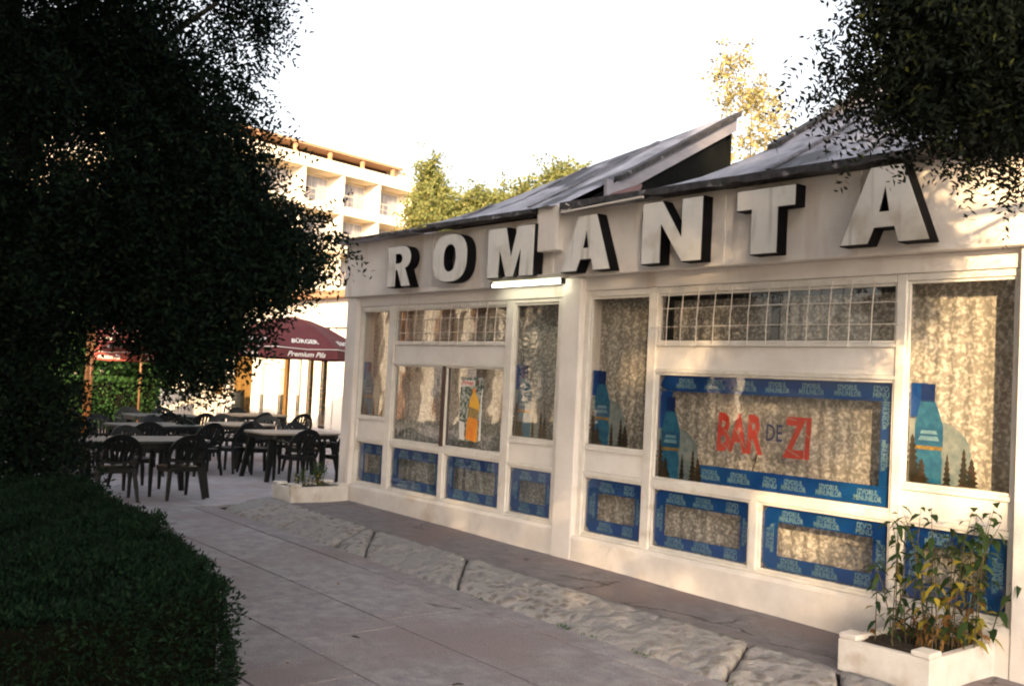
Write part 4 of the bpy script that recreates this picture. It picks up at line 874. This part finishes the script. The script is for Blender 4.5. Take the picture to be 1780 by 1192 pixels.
chair(-16.65, 4.0, 270, 'dark armchair on the far side of the pole table, left one')
chair(-16.65, 4.8, 270, 'dark armchair on the far side of the pole table, right one')
chair(-17.95, 6.9, 90, 'dark armchair in front of the farthest left table, left one')
chair(-17.95, 7.6, 95, 'dark armchair in front of the farthest left table, right one')
chair(-19.4, 6.9, 270, 'dark armchair behind the farthest left table, by the hedge, left one')
chair(-19.4, 7.6, 265, 'dark armchair behind the farthest left table, by the hedge, right one')
chair(-18.7, 9.1, 110, 'dark armchair in front of the far table by the picket rail, left one')
chair(-18.5, 9.9, 100, 'dark armchair in front of the far table by the picket rail, right one')
chair(-20.2, 9.6, 280, 'dark armchair behind the far table by the picket rail')

# parasols
def parasol(x, y, r, zr, zt, mat, polemat, label, rot=0, flap=.22, texts=True, zbase=.06, lower=True):
    e = empty('parasol', (x, y, zbase), rot); tag(e, label, 'parasol', 'red beer parasols on the terrace'); zr -= zbase; zt -= zbase
    MB().tube([(0, 0, .0), (0, 0, zt)], .026, 8).build('pole', polemat, e, smooth=True)
    MB().tube([(0, 0, 0), (0, 0, .08)], .24, 14).build('base', PLASTIC, e)
    n = 8; V = [(0, 0, zt)]; F = []; ns = 4
    for s in range(1, ns+1):
        f = s/ns
        for k in range(n*2):
            an = math.pi*k/n; rr_ = r*f*(1 if k % 2 == 0 else .925*math.cos(math.pi/n)/math.cos(math.pi/n)); z = zt-(zt-zr)*(f**1.6)-(.03*f if k % 2 else 0); V.append((rr_*math.cos(an), rr_*math.sin(an), z))
    for k in range(n*2):
        F.append((0, 1+k, 1+(k+1) % (n*2)))
        for s in range(ns-1): o_ = 1+s*n*2; F.append((o_+k, o_+n*2+k, o_+n*2+(k+1) % (n*2), o_+(k+1) % (n*2)))
    MB().add(V, F).build('canopy', mat, e)
    m = MB(); o_ = 1+(ns-1)*n*2; rim = V[o_:o_+n*2]
    for k in range(n*2):
        p, q = rim[k], rim[(k+1) % (n*2)]; m.add([p, q, (q[0]*1.01, q[1]*1.01, q[2]-flap), (p[0]*1.01, p[1]*1.01, p[2]-flap)], [(0, 1, 2, 3)])
    m.build('valance', mat, e)
    w = MB()
    for k in range(n*2):
        p, q = rim[k], rim[(k+1) % (n*2)]; w.tube([(p[0]*1.012, p[1]*1.012, p[2]-.005), (q[0]*1.012, q[1]*1.012, q[2]-.005)], .009, 4); 
    w.build('piping', WHITEP, e)
    for k in range(n):
        an = 2*math.pi*k/n; MB().tube([(.03*math.cos(an), .03*math.sin(an), zt-.03), (r*.97*math.cos(an), r*.97*math.sin(an), zr-.02)], .009, 4).build('rib', WOODB, e)
    if texts:
        T1 = text_mesh('Premium Pils', 'pils', 1, .02, shear=.35); T2 = text_mesh('BÜRGER', 'burger', 1, .03)
        t = MB(); em = MB()
        for k in range(n):
            i0, i2 = rim[2*k], rim[(2*k+2) % (n*2)]; i1 = rim[2*k+1]
            A = Vector(i0); B = Vector(i2); Mid = Vector(i1); out = Vector((Mid.x, Mid.y, 0)).normalized()
            side = (B-A); side.z = 0; L_ = side.length; side.normalize()
            base = (A+B)/2; base = Vector((Mid.x, Mid.y, 0))
            def onflap(u, v): q = base+side*u*1.0+out*.022+Vector((0, 0, Mid.z+v)); return tuple(q-out*(abs(u)*-.0))
            V_, F_, w_, h_ = T1 if k % 2 == 0 else T2
            wd_, ht_ = (L_*.62, .11) if k % 2 == 0 else (L_*.40, .075)
            MB().add([onflap(x_/w_*wd_, -flap*.5+z_/h_*ht_) for x_, z_ in V_], F_).build('lettering', WHITEP, e)
            # upper print on canopy slope
            V_, F_, w_, h_ = T2
            def onslope(u, v):
                f = 1-v; c_ = base*f+side*u*f; z = zt-(zt-zr)*(f**1.6)-.03*f+.022; return (c_.x, c_.y, z)
            MB().add([onslope(x_/w_*L_*.5, .14+z_/h_*.10) for x_, z_ in V_], F_).build('lettering', WHITEP, e)
    return e
parasol(-20.8, 10.9, 1.75, 2.24, 2.98, BURG, WOODB, 'burgundy beer parasol with white script, in front of the restaurant', rot=.92)
parasol(-26.1, 9.45, 1.4, 2.0, 2.6, REDC, WOODB, 'small red parasol far away, lower left of the two near the hedge', rot=.2)
parasol(-24.5, 8.85, 1.3, 2.42, 2.95, BURG, WOODB, 'dark red parasol partly hidden by the tree, above the far red one', rot=.9)
for (x, y, h, lab) in ((-14.9, 4.62, 2.5, 'bright orange wooden pole standing among the terrace tables'), (-17.7, 5.55, 2.4, 'shorter orange pole seen just right of the bright orange pole')):
    e = empty('parasol_pole', (x, y, PL)); tag(e, lab, 'pole', 'orange wooden poles on the terrace'); MB().tube([(0, 0, 0), (0, 0, h)], .034, 10).build('pole', WOODP, e, smooth=True); MB().tube([(0, 0, 0), (0, 0, .07)], .22, 14).build('base', PLASTIC, e)

# ================================================================== RESTAURANT
rest = empty('restaurant', (-28, 15.3, .06)); rest.location = (0, 0, 0); tag(rest, 'sunlit white restaurant with slim columns behind the burgundy parasol', 'building')
for (xa, xb) in ((-33.6, -32.62), (-31.62, -31.02), (-29.92+.0, -29.02), (-28.30, -28.0), (-27.45, -27.13), (-26.58, -26.2)): pass
cols = [(-36.5, -36.1), (-35.2, -34.9), (-33.9, -33.5), (-31.60, -31.05), (-30.95+.3, -29.75), (-28.92, -28.52), (-28.16, -27.86), (-27.38, -27.04), (-26.55, -26.25)]
for (xa, xb) in cols: MB().box(xa, xb, 15.2, 15.27, .0, 3.1).build('column', RESTW, rest, bevel=.01)
MB().box(-37.5, -20, 15.1, 15.6, 3.103, 3.95).build('fascia', RESTW, rest)
MB().box(-37.8, -19.7, 14.75, 24, 3.953, 4.15).build('roof', TILEO, rest)
MB().box(-26.2, -20, 15.25, 15.5, .0, 3.1).build('wall', RESTW, rest)
MB().box(-37.5, -20, 20.2, 20.4, .0, 3.9).build('wall', ROOM, rest); MB().box(-37.5, -26.2, 15.62, 20.19, .061, .08).build('room_floor', TILE, rest)
MB().box(-20.0, -19.8, 15.62, 20.19, .0, 3.9).build('wall', RESTW, rest)
for (xa, xb) in zip([c[1] for c in cols[:-1]], [c[0] for c in cols[1:]]):
    if xb-xa > .1: MB().box(xa+.003, xb-.003, 15.28, 15.29, .1, 3.1).build('glass_pane', GLASS, rest)
for (xa, xb, z0, wh) in ((-29.85, -28.95, .1, 'yellow curtain right of the wide white column inside the restaurant'), (-27.95, -27.3, 1.55, 'short yellow curtain above the stacked chairs inside the restaurant'), (-27.1, -26.4, 1.7, 'short yellow curtain at the right end of the restaurant glass'), (-28.65, -28.1, .1, 'narrow yellow curtain behind the brown parasol pole inside the restaurant'), (-33.6, -31.9, .1, 'yellow curtain inside the restaurant near the litter bin'), (-35.2, -33.8, .1, 'yellow curtain inside the restaurant, leftmost of all'), (-31.15, -30.5, .1, 'yellow curtain left of the wide white column inside the restaurant')):
    n = 12; V = []
    for i in range(n+1): V += [(xa+(xb-xa)*i/n, 15.5+.05*math.sin(i*2.1), z0), (xa+(xb-xa)*i/n, 15.5+.05*math.sin(i*2.1), 3.0)]
    o = MB().add(V, [(2*i, 2*i+2, 2*i+3, 2*i+1) for i in range(n)]).build('yellow_curtain', WARMC, smooth=True)
    tag(o, wh, 'curtain', 'yellow curtains inside the restaurant')
for k, (x, y, lab) in enumerate(((-28.9, 15.95, 'left stack of brown wooden chairs inside the restaurant glass'), (-28.15, 15.95, 'right stack of brown wooden chairs inside the restaurant glass'))):
    e = empty('chair_stack', (x, y, .08)); tag(e, lab, 'chair stack', 'stacked chairs inside the restaurant')
    for i in range(6):
        z = .45+i*.17
        MB().box(-.24, .24, -.24, .24, z, z+.04).build('seat', CHW, e); MB().ribbon([(-.22, .22, z+.42), (0, .28, z+.45), (.22, .22, z+.42)], .06, .02, (0, 1, 0)).build('backrest', CHW, e)
    for sx in (-.21, .21):
        for sy in (-.21, .21): MB().box(sx-.02, sx+.02, sy-.02, sy+.02, 0, .45).build('leg', CHW, e)
o = MB().prism([(.24*math.cos(t_), .24*math.sin(t_)) for t_ in np.linspace(0, 2*math.pi, 13)[:-1]], 0, .85).box(-.26, .26, -.03, .03, .851, .90).build('litter_bin', PLASTIC); o.location = (-32.0, 14.9, .06); tag(o, 'dark litter bin beside the restaurant columns', 'bin')
# picket rail at far left of the restaurant
pk = empty('picket_rail', (-24, 12.2, .06)); pk.location = (-25.5, 11.2, .06); tag(pk, 'white picket rail behind the terrace chairs', 'rail')
for i in range(26): MB().box(-4.5+i*.22, -4.42+i*.22, -.02, .02, 0, .95).build('picket', RESTW, pk)
MB().box(-4.55, 1.2, .022, .05, .75, .82).box(-4.55, 1.2, .022, .05, .18, .25).build('rail', RESTW, pk)

# ================================================================== HOTEL
th = R(79.4); ex = Vector((-math.cos(th), math.sin(th), 0)); O = Vector((-66.5, 38.72, 0))
hot = empty('hotel', (O.x, O.y, 0)); tag(hot, 'sunlit white hotel block with recessed balconies and brown attic pergola', 'building')
# local frame: x along facade (to the right in view), y into the building (away), z up
hot.rotation_euler = (0, 0, math.atan2(ex.y, ex.x))
S0, S1 = -31.5, 8.0; DEP = 1.6; pit_ = 3.75
def hb(name, mat, x0, x1, y0, y1, z0, z1, parent=None): return MB().box(x0, x1, y0, y1, z0, z1).build(name, mat, parent or hot)
hb('wall', HOTW, S0, S1, DEP, 12, 0, 17.6)       # body behind the balconies
hb('end_wall', HOTW, 7.35, S1, 0, DEP-.005, 0, 16.85)
hb('parapet', HOTW, S0, S1, -.05, DEP-.01, 16.853, 17.75)
hb('attic_roof', HOTO2, S0, 6.2, .2, 9, 18.50, 18.68); hb('attic_gap_wall', HOTD, S0, 5.9, 1.8, 8.8, 17.76, 18.49)
for s in np.arange(S0+.4, 6.2, 3.3): hb('attic_post', HOTO2, s, s+.22, .3, .55, 17.76, 18.44)
hb('stair_block', HOTW, 6.3, S1-.1, .8, 9, 17.76, 18.6)
parts = [s for s in [-0.15+3.75*k for k in range(-8, 2)]]
for fl in range(5):
    zc = 16.85-fl*3.0       # ceiling of the bay
    zf = zc-2.35            # parapet slab top
    hb('balcony_slab', HOTW, S0, 7.345, 0, DEP-.006, zf-.65+.003, zf-.0)
    hb('soffit', HOTO, S0, 7.345, .02, DEP-.007, zc-.03, zc-.003) if fl > 0 else hb('soffit', HOTO, S0, 7.345, .02, DEP-.007, zc-.03, zc)
    for s in parts: hb('partition', HOTW, s-.12, s+.12, .01, DEP-.008, zf+.002, zc-.035)
    for s in parts:
        a0, a1 = s+.125, s+pit_-.125
        if a1 > 7.4: a0, a1 = s+.125, 7.34
        if a0 < S0: continue
        wn = hb('window', HOTW, a0+.15, a1-.15, DEP-.06, DEP-.009, zf+.1, zc-.2)
        wd_ = (a1-a0-.3-.15)/2
        hb('pane', HOTG, a0+.2, a0+.2+wd_, DEP-.09, DEP-.062, zf+.15, zc-.26, wn); hb('pane', HOTG, a0+.25+wd_, a1-.2, DEP-.09, DEP-.062, zf+.15, zc-.26, wn)
        rl = MB(); rl.box(a0, a1, .05, .10, zf+.82, zf+.90).box(a0, a1, .05, .08, zf+.40, zf+.44)
        for q in range(5): xx = a0+(a1-a0)*(q+.5)/5; rl.box(xx-.02, xx+.02, .055, .075, zf, zf+.82)
        rl.build('balcony_rail', RAIL, hot)
hb('ground_floor', HOTW, S0, S1, .0, DEP-.01, 0, 1.79)
# unseen low building, added for the left window group to mirror
blk = empty('added_building', (-34, -16, 0)); tag(blk, 'added low white building across the park, left of the terrace', 'building')
MB().box(-6, -.6, -16, 14, -.1, 5.2).build('wall', TILEO, blk); [MB().box(-.595, 0, -16+1.9*q_, -15.3+1.9*q_, -.1, 5.2).build('column', WHITEB, blk) for q_ in range(16)]; MB().box(-6.3, .3, -16.3, 14.3, 5.203, 5.5).build('roof', TILEO, blk)
for j in range(11): f_ = MB().box(-.597, -.5, -15.0+j*1.9, -14.35+j*1.9, 1.0, 3.0).build('window', BLACKF, blk); MB().box(-.498, -.49, -14.95+j*1.9, -14.4+j*1.9, 1.1, 2.9).build('pane', HOTG, f_)

# ================================================================== HEDGES
def hedge(name, poly, z0, z1, n, mat, label, seed, ll=.035, lw=.016):
    """clipped hedge: dark twiggy core plus leaves over its faces"""
    e = empty(name, (0, 0, 0)); tag(e, label, 'hedge'); rng = np.random.default_rng(seed)
    sh = [( (x-np.mean([p[0] for p in poly]))*.97+np.mean([p[0] for p in poly]), (y-np.mean([p[1] for p in poly]))*.95+np.mean([p[1] for p in poly])) for x, y in poly]
    MB().prism(sh, z0, z1-.05).build('core', HCORE, e)
    P = np.array(poly); m_ = len(P); pts, nr = [], []
    per = [np.linalg.norm(P[(i+1) % m_]-P[i]) for i in range(m_)]; side_area = sum(per)*(z1-z0)
    area = .5*abs(sum(P[i][0]*P[(i+1) % m_][1]-P[(i+1) % m_][0]*P[i][1] for i in range(m_)))
    nt_ = int(n*area/(area+side_area)); nsd = n-nt_
    lo, hi = P.min(0), P.max(0); q = rng.uniform(lo, hi, size=(nt_*5, 2)); ins = np.ones(len(q), bool)
    for i in range(m_):
        d = P[(i+1) % m_]-P[i]; ins &= (d[0]*(q[:, 1]-P[i][1])-d[1]*(q[:, 0]-P[i][0])) > 0
    q = q[ins][:nt_]; lump = .04*np.sin(q[:, 0]*3.1)*np.cos(q[:, 1]*3.7)+.025*np.sin(q[:, 0]*11+q[:, 1]*9)+.05*np.clip(np.sin(q[:, 0]*23+1)*np.sin(q[:, 1]*27)-.6, 0, 1)
    pts.append(np.column_stack([q, z1+lump+rng.normal(size=len(q))*.022-.02])); nr.append(np.tile([0, 0, 1.], (len(q), 1)))
    for i in range(m_):
        k = int(nsd*per[i]/sum(per)); t = rng.uniform(size=k); z = rng.uniform(z0, z1, k); b = P[i]+(P[(i+1) % m_]-P[i])*t[:, None]; d = (P[(i+1) % m_]-P[i])/per[i]; no = np.array([d[1], -d[0]])
        rnd_ = np.clip((z-(z1-.15))/.15, 0, 1)**2*.09
        off = .04*np.sin(t*per[i]*4+z*5)+.03*np.sin(t*per[i]*13-z*8)+.07*np.clip(np.sin(t*per[i]*31)*np.sin(z*29)-.55, 0, 1)+rng.normal(size=k)*.022-rnd_
        pts.append(np.column_stack([b+no*off[:, None], z])); nr.append(np.tile([no[0], no[1], .3], (k, 1)))
    pts = np.concatenate(pts); nr = np.concatenate(nr); k = len(pts)
    V, F = leaves(pts, nr+rng.normal(size=(k, 3))*.7, ll*rng.uniform(.6, 1.3, k), lw*rng.uniform(.7, 1.2, k), rng)
    ob = bpy.data.objects.new('foliage', meshfrom('foliage', V, F, mat)); COL.objects.link(ob); ob.parent = e; tag(ob, kind='stuff')
hedge('clipped_hedge', [(-9.6, -.8), (-4.30, .40), (-4.42, 1.6), (-4.66, 2.20), (-6.4, 2.56), (-9.5, 2.95)], -.12, .66, 190000, LHEDGE, 'dark clipped hedge in the lower left corner beside the path', 5, .034, .013)
hedge('low_hedge', [(-27, 5.5), (-26.2, 5.5), (-25.2, 9.6), (-26.0, 9.6)], .0, 1.25, 14000, LMID, 'green hedge behind the terrace under the red parasols', 6, .10, .06)

# ================================================================== TREES
def tree(name, label, paths, blobs, mat, seed, group=None, **kw):
    e = empty(name, (paths[0][0][0][0], paths[0][0][0][1], paths[0][0][0][2])); lx = Vector(e.location)
    tag(e, label, 'tree', group)
    tr = trunk(e, [([tuple(Vector(p)-lx) for p in pts], a_, b_) for pts, a_, b_ in paths], seed=seed)
    crown('crown', [(b[0]-lx.x, b[1]-lx.y, b[2]-lx.z)+tuple(b[3:]) for b in blobs], mat, e, seed, **kw); return e
# big dark tree on the left
LT = [(-9.9, 2.2, 5.6, 1.2, 1.1, 1.7, 5200), (-9.05, 2.95, 5.1, .46, .44, 1.3, 2000), (-9.5, 2.4, 3.6, 1.3, 1.1, 1.3, 5600), (-8.75, 3.45, 3.7, .60, .56, .85, 2500), (-10.1, 2.3, 2.6, .88, .8, .68, 3300),
      (-8.55, 3.85, 3.15, .55, .55, .50, 1500), (-8.30, 4.15, 2.85, .42, .42, .36, 900), (-8.8, 3.6, 2.47, .60, .52, .48, 1900), (-8.35, 4.05, 2.66, .33, .33, .2, 380), (-8.75, 3.72, 2.0, .34, .32, .38, 900), (-9.25, 3.15, 2.5, .6, .6, .36, 1300), (-8.72, 3.9, 5.15, .2, .2, .35, 260), (-8.62, 4.0, 4.95, .12, .12, .2, 60),
      (-10.6, 1.6, 1.8, 1.0, .9, 1.2, 2600), (-10.0, 2.3, 1.35, .68, .68, 1.05, 3600), (-11.6, 2.4, 3.6, 1.5, 1.4, 2.2, 3600), (-9.0, 3.4, 2.95, .6, .6, .4, 1300)]
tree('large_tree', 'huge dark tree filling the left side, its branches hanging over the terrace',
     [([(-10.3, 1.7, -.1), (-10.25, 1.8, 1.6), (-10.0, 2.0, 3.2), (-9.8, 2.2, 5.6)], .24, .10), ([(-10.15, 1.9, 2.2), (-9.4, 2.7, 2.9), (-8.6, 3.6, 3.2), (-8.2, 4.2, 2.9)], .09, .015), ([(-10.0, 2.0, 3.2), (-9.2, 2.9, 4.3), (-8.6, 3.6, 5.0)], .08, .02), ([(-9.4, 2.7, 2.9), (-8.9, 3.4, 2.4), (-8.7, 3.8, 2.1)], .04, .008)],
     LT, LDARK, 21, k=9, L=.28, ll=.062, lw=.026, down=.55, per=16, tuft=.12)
# right tree, branches hanging in front of the fascia
RT = [(-1.25, 4.6, 5.1, 1.0, .9, .9, 4500), (-1.93, 4.60, 3.66, .36, .34, .42, 3000), (-2.14, 4.32, 3.50, .28, .30, .46, 2400), (-2.03, 4.5, 3.20, .30, .26, .16, 1100), (-2.2, 4.35, 4.0, .30, .4, .5, 1500), (-1.85, 4.8, 3.32, .22, .22, .14, 500), (-2.02, 4.66, 2.95, .10, .10, .10, 60), (-2.44, 4.05, 3.2, .11, .13, .10, 100)]
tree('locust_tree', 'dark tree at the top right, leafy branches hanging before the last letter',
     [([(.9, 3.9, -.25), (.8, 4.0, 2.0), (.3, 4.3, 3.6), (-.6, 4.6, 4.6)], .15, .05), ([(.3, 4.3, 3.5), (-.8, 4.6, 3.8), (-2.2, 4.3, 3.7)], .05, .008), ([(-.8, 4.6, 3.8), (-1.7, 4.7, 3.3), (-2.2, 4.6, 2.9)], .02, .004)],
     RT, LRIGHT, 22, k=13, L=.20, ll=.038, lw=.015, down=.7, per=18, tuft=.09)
# sunlit trees beyond the roof
def far_tree(name, label, x, y, base, h, blobs, mat, seed, ll=.30, lw=.2, L=.9, tr=.16):
    tree(name, label, [([(x, y, base), (x+.1, y, base+h*.5), (x, y+.1, base+h*.9)], tr*1.4, tr*.3)], blobs, mat, seed, 'sunlit trees beyond the bar roof' if 'sunlit' in label else None, k=6, L=L, ll=ll, lw=lw, down=.4, shell=.45, per=16, tuft=.32)
far_tree('poplar_tree', 'sunlit slim poplar right beside the hotel', -57.3, 39.9, 0, 17, [(-57.3, 39.9, 10.5, 1.0, 1.0, 4.0, 1500), (-57.25, 40.0, 15.0, .45, .45, 2.0, 620), (-56.0, 40.4, 12.6, 1.2, 1.2, 2.6, 700)], LSUN, 31)
far_tree('leafy_tree', 'sunlit yellow-green tree next to the poplar', -53.2, 40.5, 0, 14, [(-53.4, 40.5, 11.2, 2.4, 2.2, 2.7, 1900), (-54.8, 40.1, 12.6, 1.1, 1.1, 1.6, 400), (-52.0, 40.8, 12.9, 1.2, 1.2, 1.3, 420)], LSUN, 32)
far_tree('leafy_tree', 'sunlit low round tree in the middle above the eave', -49.3, 41.5, 0, 13, [(-49.3, 41.5, 10.8, 2.2, 2.2, 3.0, 1800), (-48.2, 41.5, 12.9, 1.0, 1.0, 1.0, 300)], LSUN, 33)
far_tree('leafy_tree', 'sunlit tree whose round top stands over the roof slope', -45.0, 41.0, 0, 14, [(-45.0, 41.0, 12.0, 2.3, 2.3, 2.9, 1900), (-43.8, 41.3, 14.2, 1.0, 1.0, .9, 300)], LSUN, 34)
far_tree('birch_tree', 'sunlit thin birch against the white sky beyond the roof gap', -27.4, 36.6, 0, 17, [(-28.3, 36.2, 16.0, .75, .75, 1.3, 72), (-27.6, 36.5, 15.2, .75, .75, 1.0, 78), (-26.9, 36.8, 15.0, .35, .35, 1.0, 27), (-26.5, 36.9, 14.0, .5, .5, .8, 36), (-27.3, 36.6, 12.8, .7, .7, 1.2, 42), (-26.6, 36.8, 12.2, .35, .35, .9, 24), (-28.0, 36.4, 11.5, .8, .8, 1.2, 78), (-26.9, 36.8, 10.8, .6, .6, .9, 36), (-27.3, 36.6, 9.8, 1.2, 1.2, 1.0, 144), (-28.4, 36.2, 13.6, .3, .3, .6, 12), (-24.6, 37.2, 11.6, .5, .5, .5, 36), (-24.0, 37.3, 11.9, .6, .6, .6, 42)], LBIRCH, 35, .22, .15, .6, .05)
# darker trees behind the terrace
for i, (x, y, h, lab) in enumerate(((-32, 2.5, 7, 'dark tree behind the far hedge at the left edge'), (-33, 8.5, 6.5, 'dark tree behind the far red parasols'), (-36, 13, 6.5, 'dark tree left of the restaurant columns'))):
    far_tree('park_tree', lab, x, y, 0, h, [(x, y, h*.62, 2.6, 2.6, h*.42, 2600), (x+1, y-1, h*.4, 1.8, 1.8, 1.6, 900)], LMID if i else LDARK, 41+i, .22, .14, .6, .2)
# unseen trees added behind and above the camera to shade the bar front and path
SH = [('added broad shade tree behind the camera, nearest the bar', 10.2, -7.0, [(10.1, -7.0, 4.5, 2.6, 2.0, 1.45, 1500), (9.8, -7.0, 7.0, 1.5, 1.2, 1.3, 70), (7.7, -6.9, 7.5, 1.15, 1.5, 2.4, 330)]),
      ('added tall shade tree behind the camera, in the middle of its row', 5.4, -8.0, [(5.2, -8.0, 7.9, 3.2, 2.4, 4.6, 4300), (4.2, -8.6, 4.4, 3.2, 1.8, 2.0, 2200), (7.2, -8.4, 10.2, 1.9, 1.8, 2.0, 900)]),
      ('added shade tree behind the camera, towards the hedge', .4, -8.6, [(.4, -8.6, 7.6, 3.2, 2.6, 4.6, 3600), (-.6, -9.0, 4.2, 3.0, 1.8, 1.8, 1800)]),
      ('added smaller shade tree behind the camera, left of its row', -4.8, -9.2, [(-4.6, -9.5, 5.4, 2.9, 2.4, 3.2, 2200)]),
      ('added shade tree farthest from the bar behind the camera', -10.2, -9.5, [(-10.6, -9.5, 4.6, 2.2, 2.4, 2.4, 1300)]),
      ('added shade tree spreading its crown over the camera and the path', 1.2, -2.6, [(-2.7, -1.6, 6.4, 2.3, 2.4, 1.3, 1500), (-4.6, 1.0, 6.6, 2.9, 2.3, 1.0, 1500), (-7.5, -1.5, 6.2, 2.8, 2.6, 1.4, 1300)])]
for i, (lab, x, y, bl) in enumerate(SH):
    tree('park_tree', lab, [([(x, y, -.35), (x+.1, y, 2.2), (x, y+.1, 5.5)], .22, .08)], bl, LDARK, 51+i, 'added shade trees behind the camera', k=8, L=.55, ll=.16, lw=.09, down=.4, per=18, tuft=.3)
print('objects', len(bpy.data.objects), 'tris', sum(len(o.data.polygons)*2 for o in bpy.data.objects if o.type == 'MESH'))
